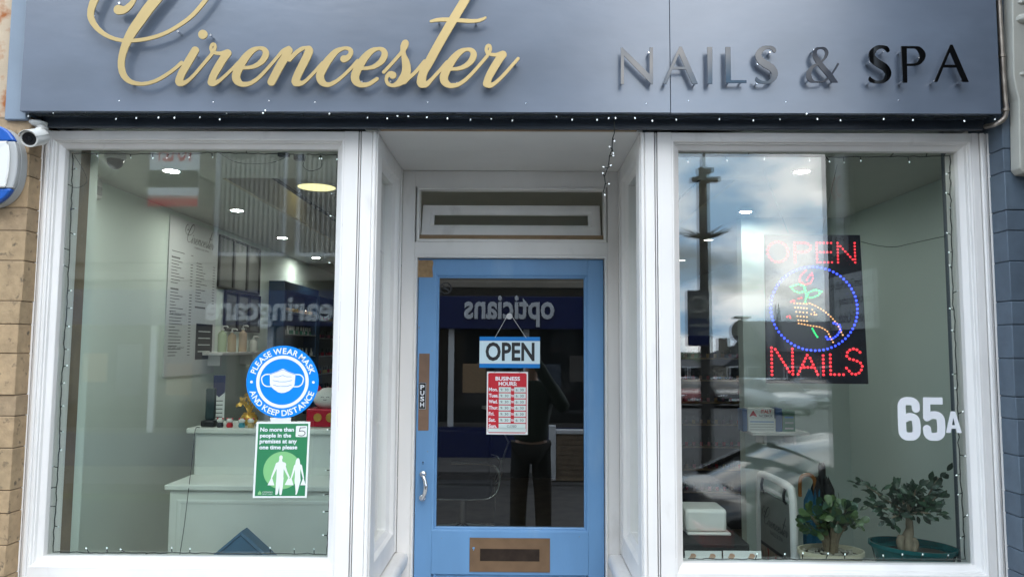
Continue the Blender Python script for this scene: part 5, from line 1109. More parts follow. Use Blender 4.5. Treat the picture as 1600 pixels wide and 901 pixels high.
fc = Fr((q.x, 1.0 - 0.0615, q.z + 0.13)); cutout('face_lines', outlines([[(-20, 8, 1), (-13, 11, 1), (-6, 8, 1)], [(6, 8, 1), (13, 11, 1), (20, 8, 1)], [(-8, -2, 1), (-4, -5, 1), (0, -2, 1), (4, -5, 1), (8, -2, 1)]], cell=0.6), Fr(fc.o, (0.001, 0, 0), (0, 0, 0.001)), MT['ink'], bd, 0.001, 0)
# blue padded cushion showing its corner
p = W(377, 829, 0.36)
t = thing('padded_stool', 'blue quilted pad showing its pointed corner above the window sill', 'stool', (p.x, 0.36, 0.762))
bl_ = mat('blue_leatherette', (0.03, 0.095, 0.17), 0.4, var=0.05); h_ = 0.115
D_ = lambda k, y: [Vector((p.x, y, p.z - h_*(1 - k) )), Vector((p.x + 0.135*k, y, p.z - h_)), Vector((p.x, y, p.z - h_*(1 + k*0.6))), Vector((p.x - 0.135*k, y, p.z - h_))]
mb = MB(); L0, L1, L2, L3 = D_(1.0, 0.36), D_(0.90, 0.352), D_(0.84, 0.356), D_(0.05, 0.345)
mb.add(D_(1.0, 0.42) + L0 + L1 + L2 + L3, [(i*4 + j, i*4 + (j + 1) % 4, (i + 1)*4 + (j + 1) % 4, (i + 1)*4 + j) for i in range(4) for j in range(4)] + [(3, 2, 1, 0), (16, 17, 18, 19)]); mb.build('pad', bl_, t, smooth=25)
MB().box(p.x - 0.06, p.x + 0.06, 0.365, 0.41, 0.03, p.z - h_*1.3).build('post', MT['black'], t)
# --- office chair deep in the shop, seen through the door
cy0 = 3.7; cc = W(727, 800, cy0); t = thing('manicure_chair', 'black padded chair with chrome arms and star base beyond the door', 'chair', (cc.x, cy0, 0.02))
X = cc.x; seat_z = W(727, 772, cy0).z; blk = mat('black_vinyl', (0.016, 0.016, 0.018), 0.35)
MB().box(X - 0.25, X + 0.22, cy0 - 0.23, cy0 + 0.23, seat_z, seat_z + 0.13).build('seat', blk, t, bevel=0.03)
MB().box(X - 0.26, X + 0.2, cy0 + 0.20, cy0 + 0.28, seat_z + 0.12, seat_z + 0.52).build('backrest', blk, t, bevel=0.03)
for y in (cy0 - 0.26, cy0 + 0.26):
    z0 = seat_z + 0.01
    MB().tube(smooth3([Vector((X - 0.26, y, z0)), Vector((X + 0.12, y, z0)), Vector((X + 0.24, y, z0 + 0.03)), Vector((X + 0.29, y, z0 + 0.12)), Vector((X + 0.27, y, z0 + 0.24)), Vector((X + 0.18, y, z0 + 0.28)), Vector((X - 0.1, y, z0 + 0.285))], 5), 0.011, 8).build('arm', MT['steel'], t, smooth=True)
MB().tube([(X - 0.02, cy0, 0.09), (X - 0.02, cy0, seat_z)], 0.028, 12).build('stem', MT['steel'], t, smooth=True)
for i in range(5):
    a = 2*math.pi*i/5 + 0.3; e2 = Vector((X - 0.02 + 0.27*math.cos(a), cy0 + 0.27*math.sin(a), 0.085))
    lg = MB().tube([(X - 0.02, cy0, 0.12), e2], [0.02, 0.013], 8).build('base_leg', MT['steel'], t, smooth=True)
    MB().ball(e2 + Vector((0, 0, -0.037)), 0.027, 8).build('castor', MT['black'], lg, smooth=True)
t = thing('floor_lamp', 'chrome jointed magnifier lamp beside the chair beyond the door', 'lamp', (X + 0.32, cy0, 0.02))
l0 = W(794, 697, cy0); l1 = W(772, 760, cy0)
MB().tube([Vector((l1.x, cy0 + 0.3, 0.03)), Vector((l1.x, cy0 + 0.3, l1.z)), Vector((l0.x, cy0 + 0.3, l0.z)), Vector((l0.x - 0.15, cy0 + 0.3, l0.z + 0.28))], 0.010, 8).build('arm', MT['steel'], t, smooth=True)
MB().lathe([(0.12, 0.02), (0.14, 0.035), (0.10, 0.045)], (l1.x, cy0 + 0.3, 0.0), 16).build('base', MT['steel'], t, smooth=True)
MB().lathe([(0.03, -0.02), (0.09, 0.0), (0.09, 0.02), (0.02, 0.03)], (l0.x - 0.15, cy0 + 0.3, l0.z + 0.29), 16).build('head', MT['white_plastic'], t, smooth=True)

# ================================================================ display behind the other window
# pavement sign (A-board)
pl_, pr_ = W(1186, 760, 1.0), W(1239, 760, 0.60)
tr = 0.0165; topz = 1.0
t = thing('pavement_sign', 'white tubular framed pavement sign with grey script panel behind glass', 'sign', ((pl_.x + pr_.x)/2, 0.8, 0.02))
ex = Vector((pr_.x - pl_.x, pr_.y - pl_.y, 0)); PWD = ex.length; ex.normalize(); nn = ex.cross(Vector((0, 0, 1)))
if nn.y > 0: nn = -nn
fo = Fr((pl_.x, pl_.y, 0.02), ex, (0, 0, 1), nn)
pts = [fo.p(0, 0), fo.p(0, topz - 0.13), fo.p(0.012, topz - 0.05), fo.p(0.06, topz - 0.02), fo.p(PWD - 0.06, topz - 0.02), fo.p(PWD - 0.012, topz - 0.05), fo.p(PWD, topz - 0.13), fo.p(PWD, 0)]
MB().tube([pts[0]] + smooth3(pts[1:7], 5) + [pts[7]], tr, 12).build('tube_frame', MT['white'], t, smooth=True)
hz = topz - 0.075
MB().tube([fo.p(0.03, hz), fo.p(PWD - 0.03, hz)], 0.009, 8).build('hanger_bar', MT['white'], t, smooth=True)
for x in (0.07, PWD - 0.07): MB().tube([fo.p(x, topz - 0.005), fo.p(x + 0.004, hz + 0.012, 0.015), fo.p(x, hz - 0.012, 0.012), fo.p(x, hz - 0.025, 0.0)], 0.006, 6).build('hook', MT['black'], t, smooth=True)
flat('panel', rect(0.022, 0.18, PWD - 0.022, hz - 0.02), fo, mat('grey_sign_panel', (0.20, 0.21, 0.20), 0.5, var=0.08), t, -0.003, 0.006)
small_word('script_print', fo, 0.05, hz - 0.165, PWD - 0.1, MT['ink'], t, 0.0045)
text('lettering', 'NAILS & SPA', fo, PWD*0.36, hz - 0.195, PWD*0.36, 0.018, MT['ink'], t, 0.0045)
flat('black_strip', rect(0.022, hz - 0.265, PWD - 0.022, hz - 0.25), fo, MT['ink'], t, 0.004)
flat('photo_print', rect(0.022, 0.18, PWD - 0.022, hz - 0.266), fo, mat('wood_photo', (0.28, 0.22, 0.17), 0.6, c2=(0.30, 0.03, 0.03), c2pos=(0.55, 0.6), c2scale=22, var=0.3, vscale=30), t, 0.004)
# umbrellas in a stand
ub = W(1276, 800, 0.95); t = thing('umbrella_stand', 'dark round stand holding umbrellas behind the jade plant', 'stand', (ub.x, 0.95, 0.02))
MB().lathe([(0.085, 0), (0.09, 0.01), (0.10, 0.5), (0.094, 0.5), (0.085, 0.02)], (ub.x, 0.95, 0.02), 20).build('bucket', MT['black'], t, smooth=True)
def umbrella(label, px, m, hm, hook, topy, botz=0.06):
    q = W(px, topy, 0.95); t = thing('umbrella', label, 'umbrella', (q.x, 0.95, botz)); hz_ = q.z
    mb = MB(); n = 16; vs = []
    for z, r_ in ((0.10, 0.012), (0.4, 0.035), (0.7, 0.045), (hz_ - 0.16, 0.04), (hz_ - 0.10, 0.02)):
        vs += [Vector((q.x + r_*(1 + 0.28*(i % 2))*math.cos(2*math.pi*i/n), 0.95 + r_*(1 + 0.28*(i % 2))*math.sin(2*math.pi*i/n), z + (0.04*(i % 2) if z > hz_ - 0.17 else 0))) for i in range(n)]
    mb.add(vs, [(i*n + j, i*n + (j + 1) % n, (i + 1)*n + (j + 1) % n, (i + 1)*n + j) for i in range(4) for j in range(n)]); mb.build('canopy', m, t)
    if hook: pts = [Vector((q.x, 0.95, hz_ - 0.12)), Vector((q.x, 0.95, hz_ - 0.035)), Vector((q.x - 0.012, 0.95, hz_ - 0.008)), Vector((q.x - 0.035, 0.95, hz_)), Vector((q.x - 0.062, 0.95, hz_ - 0.012)), Vector((q.x - 0.07, 0.95, hz_ - 0.045)), Vector((q.x - 0.07, 0.95, hz_ - 0.10))]; MB().tube(smooth3(pts, 5), 0.009, 8).build('handle', hm, t, smooth=True)
    else: MB().tube([(q.x, 0.95, hz_ - 0.2), (q.x, 0.95, hz_ - 0.02), (q.x, 0.95, hz_)], [0.014, 0.017, 0.012], 10).build('handle', hm, t, smooth=True)
umbrella('folded blue umbrella with wooden crook handle', 1273, mat('teal_blue_nylon', (0.02, 0.13, 0.24), 0.6), mat('varnished_wood', (0.30, 0.12, 0.03), 0.3), True, 741)
umbrella('folded black umbrella with straight black grip', 1284, MT['matt_black'], MT['black'], False, 722)
# mask boxes on a shelf at the partition
SY = 1.72; s0 = W(1152, 672, SY); s1_ = W(1250, 672, SY)
t = thing('wall_shelf', 'narrow white shelf on the partition carrying face mask boxes', 'shelf', (s0.x, SY, s0.z)); SZ = s0.z
box('board', MT['white'], t, max(s0.x, 1.30), s1_.x + 0.02, SY - 0.09, 1.8695, SZ - 0.018, SZ, 0.002)
for x in (1.40, s1_.x - 0.03): box('bracket', MT['white'], t, x - 0.008, x + 0.008, SY, 1.8695, SZ - 0.08, SZ - 0.0185)
k = (SY + CD)/1155
def mbox(label, x0, x1, y0, y1, m, stripes=0, dz=0.0, Y0=SY - 0.05):
    A_ = W(x0, y1, SY); B_ = W(x1, y0, SY); t = thing('mask_box', label, 'box', (A_.x, SY, SZ + dz)); h_ = B_.z - A_.z
    MB().box(A_.x, B_.x, Y0, Y0 + 0.09, SZ + 0.0006 + dz, SZ + dz + h_).build('carton', m, t, bevel=0.002)
    fr = Fr((A_.x, Y0, SZ + dz)); w_ = B_.x - A_.x
    for i in range(stripes): flat('stripe', rect(0.01, h_*(0.12 + 0.8*i/stripes), w_ - 0.01, h_*(0.12 + 0.8*i/stripes) + h_*0.25/stripes), fr, MT['open_blue'] if i == stripes - 1 else MT['grey_plastic'], t, 0.0006)
    return t, fr, w_, h_
bxb = mat('blue_carton', (0.04, 0.10, 0.25), 0.5)
mbox('white and blue stack of mask cartons under the ITALY sign', 1165, 1207, 652, 672, MT['paper'], 4)
t, fr, w_, h_ = mbox('white ITALY FACEMASK display card on the mask cartons', 1164, 1205, 636, 651, MT['paper'], 0, dz=W(1165, 652, SY).z - SZ + 0.001)
text('lettering', 'ITALY', fr, w_*0.5, h_*0.52, w_*0.4, h_*0.36, MT['red'], t, 0.0006, bold=0.03); text('lettering', 'FACEMASK', fr, w_*0.42, h_*0.12, w_*0.52, h_*0.26, MT['ink'], t, 0.0006, bold=0.01)
flat('logo', [(w_*0.06, h_*0.15), (w_*0.2, h_*0.3), (w_*0.36, h_*0.15), (w_*0.3, h_*0.45), (w_*0.21, h_*0.8), (w_*0.12, h_*0.45)], fr, MT['red'], t, 0.0006)
mbox('upright dark blue carton beside the ITALY sign', 1208, 1217, 636, 672, bxb); mbox('upright blue carton at the shelf end by the ITALY sign', 1156.5, 1163, 638, 672, bxb)
mbox('green striped carton at the far end of the mask shelf', 1219, 1237, 640, 672, mat('green_carton', (0.10, 0.22, 0.15), 0.5), 3)
# table with lamp box
tp = W(1100, 826, 0.75); t = thing('manicure_table', 'dark brown manicure table just inside the lit sign window', 'table', (tp.x, 0.75, 0.02))
box('top', MT['matt_black'], t, 0.64, 0.93, 0.5, 1.05, tp.z - 0.03, tp.z, 0.004)
for x in (0.67, 0.90):
    for y in (0.53, 1.02): box('leg', MT['black'], t, x - 0.02, x + 0.02, y - 0.02, y + 0.02, 0.02, tp.z - 0.0305)
q0_ = W(1066, 824, 0.72); q1_ = W(1129, 790, 0.72)
t = thing('nail_lamp', 'white plastic nail drying lamp standing on the table', 'lamp', (q0_.x, 0.72, tp.z))
MB().box(q0_.x, q1_.x, 0.65, 0.82, tp.z + 0.012, q1_.z).build('case', MT['white_plastic'], t, bevel=0.015)
MB().box(q0_.x + 0.005, q1_.x + 0.012, 0.635, 0.83, tp.z + 0.0006, tp.z + 0.0115).build('tray', MT['white_plastic'], t, bevel=0.004)
# two cards on the shelf
for x0, x1, lab in ((1070, 1127, 'pale nail sample card by the window post'), (1130, 1189, 'pale nail sample card by the pavement sign')):
    A_ = W(x0, 874.5, 0.13); B_ = W(x1, 860, 0.13); t = thing('sample_card', lab, 'card', (A_.x, 0.13, 0.762)); fr = Fr((A_.x, 0.13, 0)); 
    flat('card', rect(0, 0.7625, B_.x - A_.x, B_.z), fr, MT['paper'], t, 0, 0.003)
    for u in (0.22, 0.75): flat('peach_print', [(u*(B_.x - A_.x) + 0.017*math.cos(a*0.7)*(0.7 + 0.3*math.sin(a*3)), B_.z - 0.019 + 0.011*math.sin(a*0.7)) for a in range(9)], fr, mat('peach_ink', (0.50, 0.30, 0.20), 0.6), t, 0.0034)
# --- plants
leafmat = {k: mat('leaf_' + k, c, 0.35, var=0.25, vscale=40) for k, c in {'a': (0.055, 0.10, 0.032), 'b': (0.028, 0.07, 0.036), 'c': (0.075, 0.125, 0.042), 'd': (0.022, 0.052, 0.028), 'e': (0.016, 0.038, 0.022)}.items()}
_lf = {}
def leaf_mesh(kind, c):
    if (kind, c) not in _lf:
        if kind == 'jade': out = [(0, 0), (0.12, 0.22), (0.28, 0.58), (0.31, 0.80), (0.18, 0.98), (0, 1.03)]
        else: out = [(0, 0), (0.18, 0.2), (0.28, 0.45), (0.25, 0.68), (0.11, 0.9), (0, 1.05)]
        vs = [(0, y, -0.10*y*y) for x, y in out] + [(x, y, 0.05*x*4 - 0.10*y*y) for x, y in out[1:-1]] + [(-x, y, 0.05*x*4 - 0.10*y*y) for x, y in out[1:-1]]
        n = len(out); m = n - 2; fs = []
        for s_, b in ((0, n), (1, n + m)):
            seq = [0] + [b + i for i in range(m)] + [n - 1]
            for i in range(n - 1):
                f_ = [i, i + 1, seq[i + 1], seq[i]]; f_ = [v for j, v in enumerate(f_) if v not in f_[:j]]
                fs.append(tuple(f_) if s_ else tuple(reversed(f_)))
        me = bpy.data.meshes.new('leaf'); me.from_pydata(vs, [], fs); me.materials.append(leafmat[c])
        for p in me.polygons: p.use_smooth = True
        _lf[(kind, c)] = me
    return _lf[(kind, c)]
def put_leaf(t, kind, c, pos, d, L_, rn):
    d = Vector(d).normalized(); o = bpy.data.objects.new('leaf', leaf_mesh(kind, c)); link(o, t)
    up_ = Vector((rn.gauss(0, .5), rn.gauss(-.9, .5), 0.8)); s_ = d.cross(up_).normalized(); u = s_.cross(d)
    o.matrix_local = Matrix.Translation(Vector(pos) - t.location) @ Matrix((s_, d, u)).transposed().to_4x4() @ Matrix.Scale(L_, 4)
def plant_pot(t, c, rx, ry, z0, z1, m, taper=0.72, tilt=0.0):
    mb = MB(); n = 36; vs = []
    prof = [(taper*0.98, z0), (taper, z0 + 0.004), (0.93, z1 - 0.022), (0.94, z1 - 0.017), (1.0, z1 - 0.014), (1.0, z1), (0.95, z1), (0.92, z1 - 0.02), (0.6, z1 - 0.024)]
    for r_, z in prof: vs += [Vector((c.x + rx*r_*math.cos(2*math.pi*j/n), c.y + ry*r_*math.sin(2*math.pi*j/n), z - tilt*rx*r_*math.cos(2*math.pi*j/n)*(z > z0 + 0.01))) for j in range(n)]
    k = len(prof); mb.add(vs, [(i*n + j, i*n + (j + 1) % n, (i + 1)*n + (j + 1) % n, (i + 1)*n + j) for i in range(k - 1) for j in range(n)] + [tuple(range(n - 1, -1, -1))]); return mb.build('pot', m, t, smooth=35)
rn = random.Random(21)
pcn = W(1298, 862, 0.24); pcn.z = 0.7625
t = thing('jade_plant', 'bushy jade plant in a low cream oval pot of pebbles', 'plant', pcn)
pot = plant_pot(t, pcn, 0.119, 0.088, 0.7625, 0.846, mat('cream_glaze', (0.52, 0.48, 0.36), 0.35, var=0.06), 0.9)
MB().lathe([(0.001, 0.832), (0.08, 0.830), (0.108, 0.827)], (pcn.x, pcn.y, 0), 20, (1, 0, 0), (0, 0.72, 0), close=False).build('soil', mat('soil', (0.05, 0.04, 0.03), 0.9), pot)
pebm = mat('pale_pebbles', (0.34, 0.32, 0.27), 0.8, var=0.3, vscale=50); mb = MB()
for i in range(90):
    a, r_ = rn.uniform(0, 6.28), math.sqrt(rn.random()); mb.ball((pcn.x + 0.10*r_*math.cos(a), pcn.y + 0.068*r_*math.sin(a), 0.8335 + rn.uniform(0, .003)), rn.uniform(0.005, 0.008), 6, (1.2, 1, 0.7))
pb = mb.build('pebbles', pebm, pot, smooth=True); pb['kind'] = 'stuff'
barkm = mat('jade_bark', (0.15, 0.115, 0.07), 0.8, var=0.25, vscale=60, bump=0.4)
stem_ = MB(); tips = []
def branch(P, r0, r1):
    P = [Vector(q) for q in P]; stem_.tube(smooth3(P, 4), [r0 + (r1 - r0)*i/((len(P) - 1)*4) for i in range((len(P) - 1)*4 + 1)], 8)
J = lambda px, py, dy_=0.0: W(px, py, pcn.y + dy_)
bs = J(1298, 862)
for (mid, end, r0) in (((1288, 835), (1268, 806, -.03), .011), ((1292, 832), (1281, 800, .03), .009), ((1300, 835), (1297, 796, -.02), .010), ((1306, 832), (1313, 800, .03), .010), ((1310, 838), (1328, 812, -.02), .010), ((1284, 840), (1262, 818, .02), .007), ((1304, 828), (1322, 795, 0), .008)):
    m_ = J(*mid); e2 = J(end[0], end[1], end[2]); branch([bs + Vector(((m_.x - bs.x)*0.5, 0, -0.01)), m_, e2], r0, 0.004); tips.append((e2, m_))
stem_.build('stems', barkm, t, smooth=True)
cen = J(1297, 815)
for i in range(170):
    tip_, m_ = rn.choice(tips); k_ = rn.uniform(0.55, 1.0); b_ = m_.lerp(tip_, k_) + Vector((rn.gauss(0, .016), rn.gauss(0, .02), rn.gauss(0.002, .012)))
    d = (b_ - cen)*6 + Vector((rn.gauss(0, .6), rn.gauss(-.2, .6), rn.gauss(.25, .5))); put_leaf(t, 'jade', rn.choice('aabcd'), b_, d, rn.uniform(0.032, 0.048), rn)
rn = random.Random(22)
pcn = W(1427, 862, 0.26); pcn.z = 0.7625
t = thing('bonsai_tree', 'ficus bonsai with swollen trunk in a wide teal bowl', 'plant', pcn)
pot = plant_pot(t, pcn, 0.158, 0.118, 0.7625, 0.862, mat('teal_plastic', (0.004, 0.105, 0.115), 0.25), 0.80, 0.055)
MB().lathe([(0.001, 0.838), (0.10, 0.836), (0.142, 0.832)], (pcn.x, pcn.y, 0), 24, (1, 0, 0), (0, 0.66, 0), close=False).build('soil', mat('dark_soil', (0.035, 0.03, 0.024), 0.9, var=0.3, vscale=80, bump=0.6), pot)
bk = mat('ficus_bark', (0.25, 0.20, 0.14), 0.75, var=0.2, vscale=40, bump=0.4)
J = lambda px, py, dy_=0.0: W(px, py, pcn.y + dy_)
mb = MB(); tp_ = [J(1416, 862), J(1416, 848), J(1418, 838), J(1421, 828), J(1421, 818), J(1420, 808)]
mb.tube(smooth3(tp_, 4), [0.024, 0.026, 0.028, 0.028, 0.027, 0.026, 0.024, 0.022, 0.020, 0.018, 0.017, 0.016, 0.0145, 0.0135, 0.013, 0.013, 0.013, 0.0125, 0.012, 0.0115, 0.011], 12)
mb.tube(smooth3([J(1408, 836, -.01), J(1407, 848, -.02), J(1411, 864, -.02)], 4), [0.010, 0.013, 0.014, 0.015, 0.015, 0.014, 0.013, 0.012, 0.010], 10); mb.tube(smooth3([J(1426, 840, -.01), J(1430, 850, -.015), J(1427, 864, -.02)], 4), [0.009, 0.012, 0.013, 0.013, 0.013, 0.013, 0.012, 0.011, 0.009], 10)
mb.build('trunk', bk, t, smooth=True)
stem_ = MB(); tips = []
for ends in ([(1412, 798), (1385, 780, 0), (1352, 757, -.02)], [(1412, 800), (1390, 795, -.03), (1366, 790, -.04)], [(1416, 795), (1408, 778, .03), (1400, 762, .03)], [(1422, 795), (1428, 775, -.03), (1432, 760, -.03)], [(1426, 798), (1446, 780, 0), (1466, 745, .01)], [(1428, 800), (1450, 788, -.03), (1462, 776, -.03)], [(1424, 802), (1440, 800, -.05), (1454, 802, -.05)], [(1414, 802), (1398, 806, -.05), (1390, 812, -.05)], [(1420, 800), (1418, 785, -.06), (1416, 775, -.07)]):
    P = [J(1420, 808)] + [J(*e) for e in ends]; branch(P, 0.0065, 0.0022); tips += [(P[-1], P[-2]), (P[-1], P[-2]), (P[-2], P[-3])]
stem_.build('branches', bk, t, smooth=True)
cen = J(1416, 812)
for i in range(290):
    tip_, m_ = rn.choice(tips); k_ = rn.uniform(0.35, 1.08); b_ = m_.lerp(tip_, k_) + Vector((rn.gauss(0, .012), rn.gauss(0, .02), rn.gauss(0, .010)))
    d = (b_ - cen)*7 + Vector((rn.gauss(0, .6), rn.gauss(-.2, .6), rn.gauss(0, .5))); put_leaf(t, 'ficus', rn.choice('bddde'), b_, d, rn.uniform(0.026, 0.040), rn)

# ================================================================ the building over the shop and its neighbours
t = thing('upper_storey', 'plain stone upper storey of the shop building', 'building', (0, 0.3, 3.2))
box('wall', MT['stone'], t, -6.5, 1.80, 0.32, 7.2, 2.83, 7.6)
box('cornice', MT['stone'], t, -6.5, 1.80, 0.10, 0.3195, 3.26, 3.36, 0.01)
box('wall', MT['stone'], t, -6.5, -2.21, 0.32, 7.2, 0, 2.829)
NX = 1.815; NYF = -1.68
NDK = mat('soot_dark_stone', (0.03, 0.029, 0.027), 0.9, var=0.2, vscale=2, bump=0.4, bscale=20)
nbw = thing('neighbour_building', 'dark neighbouring building projecting beside the blue grey pier', 'building', (3.4, -0.7, 0))
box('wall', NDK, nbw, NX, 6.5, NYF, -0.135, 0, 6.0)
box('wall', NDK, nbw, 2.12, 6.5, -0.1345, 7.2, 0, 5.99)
box('plinth', MT['stone_dark'], nbw, NX - 0.02, 6.5, NYF - 0.02, -0.2, 0, 0.25, 0.01)
# traffic notices on the neighbour's side wall
def wall_board(label, px0, px1, pt, pb, m):
    a = WX(px0, pt, NX - 0.02); b = WX(px1, pb, NX - 0.02); ya, yb = 0.11 - a.y, 0.11 - b.y
    zt = (WX(px1, pt, NX).z); zb_ = WX(px1, pb, NX).z
    t = thing('traffic_sign', label, 'sign', (NX, yb, zb_)); fr = Fr((NX - 0.004, yb, zb_), (0, -1, 0), (0, 0, 1), (-1, 0, 0))
    flat('plate', rrect(0, 0, yb - ya, zt - zb_, 0.015), fr, m, t, 0.0, 0.004); return t, fr, yb - ya, zt - zb_
tsm = mat('grey_white_sign', (0.55, 0.57, 0.58), 0.5)
t, fr, w_, h_ = wall_board('traffic notice reading lorries turn right on the side wall', 1299, 1370, 418, 512, tsm)
for i, s_ in enumerate(['All Lorries Turn Right', 'Except for Loading', 'in Lower Cricklade']): text('lettering', s_, fr, 0.03, h_*(0.70 - 0.29*i), w_*(0.9, 0.82, 0.84)[i], h_*0.2, MT['ink'], t, 0.0046, bold=0.01)
t, fr, w_, h_ = wall_board('pedestrian zone sign with a round symbol on the side wall', 1300, 1322, 232, 395, mat('dim_white_sign', (0.5, 0.52, 0.52), 0.5))
annulus('ring', w_/2, h_*0.66, w_*0.34, w_*0.44, fr, MT['red'], t, 0.005); text('lettering', 'Pedestrian', fr, w_*0.06, h_*0.24, w_*0.88, h_*0.08, MT['ink'], t, 0.005); text('lettering', 'Zone', fr, w_*0.3, h_*0.12, w_*0.4, h_*0.08, MT['ink'], t, 0.005)
pa = WX(1326, 300, NX - 0.04); t = thing('sky_strip', 'added white tube standing in for a bright strip of sky', 'pipe', (NX - 0.04, 0.11 - pa.y, 2.25))
MB().tube([(NX - 0.045, 0.11 - pa.y, 2.26), (NX - 0.045, 0.11 - pa.y, 7.0)], 0.032, 12).build('pipe', MT['white_trim'], t, smooth=True)  # added tube, stands in for the bright gap of sky beside the signs

# ================================================================ opposite: opticians
OY = -9.0
def MR(px, py, yreal, plane=0.055): p = W(px, py, 2*plane - yreal); return Vector((p.x, yreal, p.z))
ob = thing('opticians_building', 'cream stone opticians shop across the street with navy fascia', 'building', (-5, OY, gz(OY)))
OX1 = MR(947, 480, OY).x; OX0 = -13.5; gb = gz(OY)
FZ_0, FZ_1 = 1.90, 2.46
win_z0, win_z1 = MR(400, 400, OY).z, MR(400, 232, OY).z + 0.5
fro = Fr((0, OY, 0), (-1, 0, 0), (0, 0, 1), (0, 1, 0))
# masonry round the upper windows
wx = [MR(140, 300, OY).x, MR(322, 300, OY).x, MR(333, 300, OY).x, MR(451, 300, OY).x, MR(460, 300, OY).x, MR(548, 300, OY).x]
openings = [(-9.6, -8.4), (MR(336, 300, OY).x - 0.02, MR(449, 300, OY).x), (MR(462, 300, OY).x, MR(556, 300, OY).x), (-0.75, 0.45)]
box('wall', MT['stone'], ob, OX0, OX1, OY - 6, OY - 0.13, gb, 6.7)
xs_ = [OX0] + [v for o_ in openings for v in o_] + [OX1]
for i in range(0, len(xs_), 2): box('wall_pier', MT['stone'], ob, xs_[i], xs_[i + 1], OY - 0.129, OY, win_z0, win_z1)
box('wall_band', MT['stone'], ob, OX0, OX1, OY - 0.129, OY, win_z1 + 0.0005, 6.7)
box('wall_band', MT['stone'], ob, OX0, OX1, OY - 0.129, OY, 2.72, win_z0 - 0.0005)
box('sill_course', MT['stone'], ob, OX0, OX1 + 0.03, OY + 0.0005, OY + 0.08, win_z0 - 0.12, win_z0 - 0.001, 0.01)
box('cornice', MT['stone'], ob, OX0, OX1 + 0.05, OY + 0.0005, OY + 0.20, 2.60, 2.72, 0.02)
for (a, b) in openings:
    wn_ = box('window', MT['dark_glass'], ob, a, b, OY - 0.125, OY - 0.11, win_z0, win_z1)
    MB().ring(a + 0.07, b - 0.07, win_z0 + 0.07, win_z1 - 0.07, [(0, -0.105), (0, -0.05), (0.0695, -0.05), (0.0695, -0.105)], lambda u, v, d: Vector((u, OY + d, v))).build('window_frame', MT['white_trim'], wn_)
    n_ = int((b - a)/0.09); mb = MB()
    for i in range(n_): x = a + 0.08 + (b - a - 0.16)*i/n_; mb.box(x, x + 0.055, OY - 0.1095, OY - 0.105, win_z0 + 0.08, win_z1 - 0.5 - 0.15*abs(math.sin(i*0.4)))
    mb.build('blind_slats', MT['blind'], wn_)
fb_ = box('shop_fascia', MT['shop_navy'], ob, OX0, OX1 + 0.02, OY + 0.0005, OY + 0.16, FZ_0, FZ_1, 0.01)
def opp_text(s_, px0, px1, py0, py1, plane, asc):
    a = MR(px0, py1, OY + 0.16, plane); b = MR(px1, py0, OY + 0.16, plane)
    text('lettering', s_, Fr((b.x, OY + 0.161, 0), (-1, 0, 0), (0, 0, 1), (0, 1, 0)), 0, a.z, b.x - a.x, b.z - a.z, MT['shop_letters'], fb_, 0.0, bold=0.025, thick=0.03)
opp_text('opticians', 725, 866, 462, 510, 0.642, 1)
opp_text('hearingcare', 322, 545, 462, 512, 0.055, 1)
# shop windows below the fascia
box('stall_riser', MT['shop_navy'], ob, OX0, OX1, OY - 0.129, OY + 0.04, gb, 0.22)
sx = [OX0, -11.5, -9.6, -7.7, -5.8, -3.95, -2.15, -1.2, 0.1, OX1]
for i in range(len(sx) - 1):
    wn_ = box('shop_pane', MT['dark_glass'], ob, sx[i] + 0.05, sx[i + 1] - 0.05, OY - 0.06, OY - 0.045, 0.2205, 1.8995)
    box('mullion', MT['white_trim'], ob, sx[i] - 0.05, sx[i] + 0.0495, OY - 0.129, OY + 0.02, 0.2205, 1.8995, 0.005)
    box('glazing_rail', MT['stone_dark'], wn_, sx[i] + 0.0505, sx[i + 1] - 0.0505, OY - 0.0445, OY, 0.2206, 0.29)
    for j in range(3):
        x = sx[i] + 0.2 + j*0.55
        if x + 0.4 < sx[i + 1]: flat('window_poster', rect(-x - 0.4, 0.8 + 0.2*(j % 2), -x, 1.3 + 0.15*j), Fr((0, OY - 0.0445, 0), (-1, 0, 0), (0, 0, 1), (0, 1, 0)), [MT['stone_dark'], MT['timber'], MT['navy']][(i + j) % 3], wn_, 0.001)
box('roof', MT['slate'], ob, OX0 - 0.2, OX1 + 0.2, OY - 6.2, OY + 0.15, 6.701, 6.9, 0.02)
# low brick wall beside the opticians
bx0 = MR(858, 700, -7.3, 0.642).x; bz0 = gz(-6.7) + 0.1; 
wallb = mat('dull_wall_brick', (0.17, 0.125, 0.085), 0.9, var=0.3, vscale=12, bump=0.4)
lwl = thing('low_wall', 'low tan brick wall with white end post opposite', 'wall', (bx0, -7.3, bz0))
box('core', MT['mortar'], lwl, bx0 + 0.105, bx0 + 1.0, -7.44, -7.295, bz0 - 0.1, bz0 + 0.58)
box('end_post', MT['white_trim'], lwl, bx0, bx0 + 0.10, -7.46, -7.27, bz0 - 0.1, bz0 + 0.70, 0.01)
box('coping', MT['white_trim'], lwl, bx0 + 0.101, bx0 + 1.0, -7.46, -7.27, bz0 + 0.581, bz0 + 0.64, 0.008)
for r_ in range(8):
    x = bx0 + 0.106 - (0.1 if r_ % 2 else 0)
    while x < bx0 + 0.98:
        x1_ = min(x + 0.205, bx0 + 0.995)
        if x1_ - max(x, bx0 + 0.106) > 0.03: box('brick', wallb, lwl, max(x, bx0 + 0.106), x1_ - 0.01, -7.2949, -7.286, bz0 - 0.02 + r_*0.074, bz0 - 0.02 + r_*0.074 + 0.064)
        x += 0.205
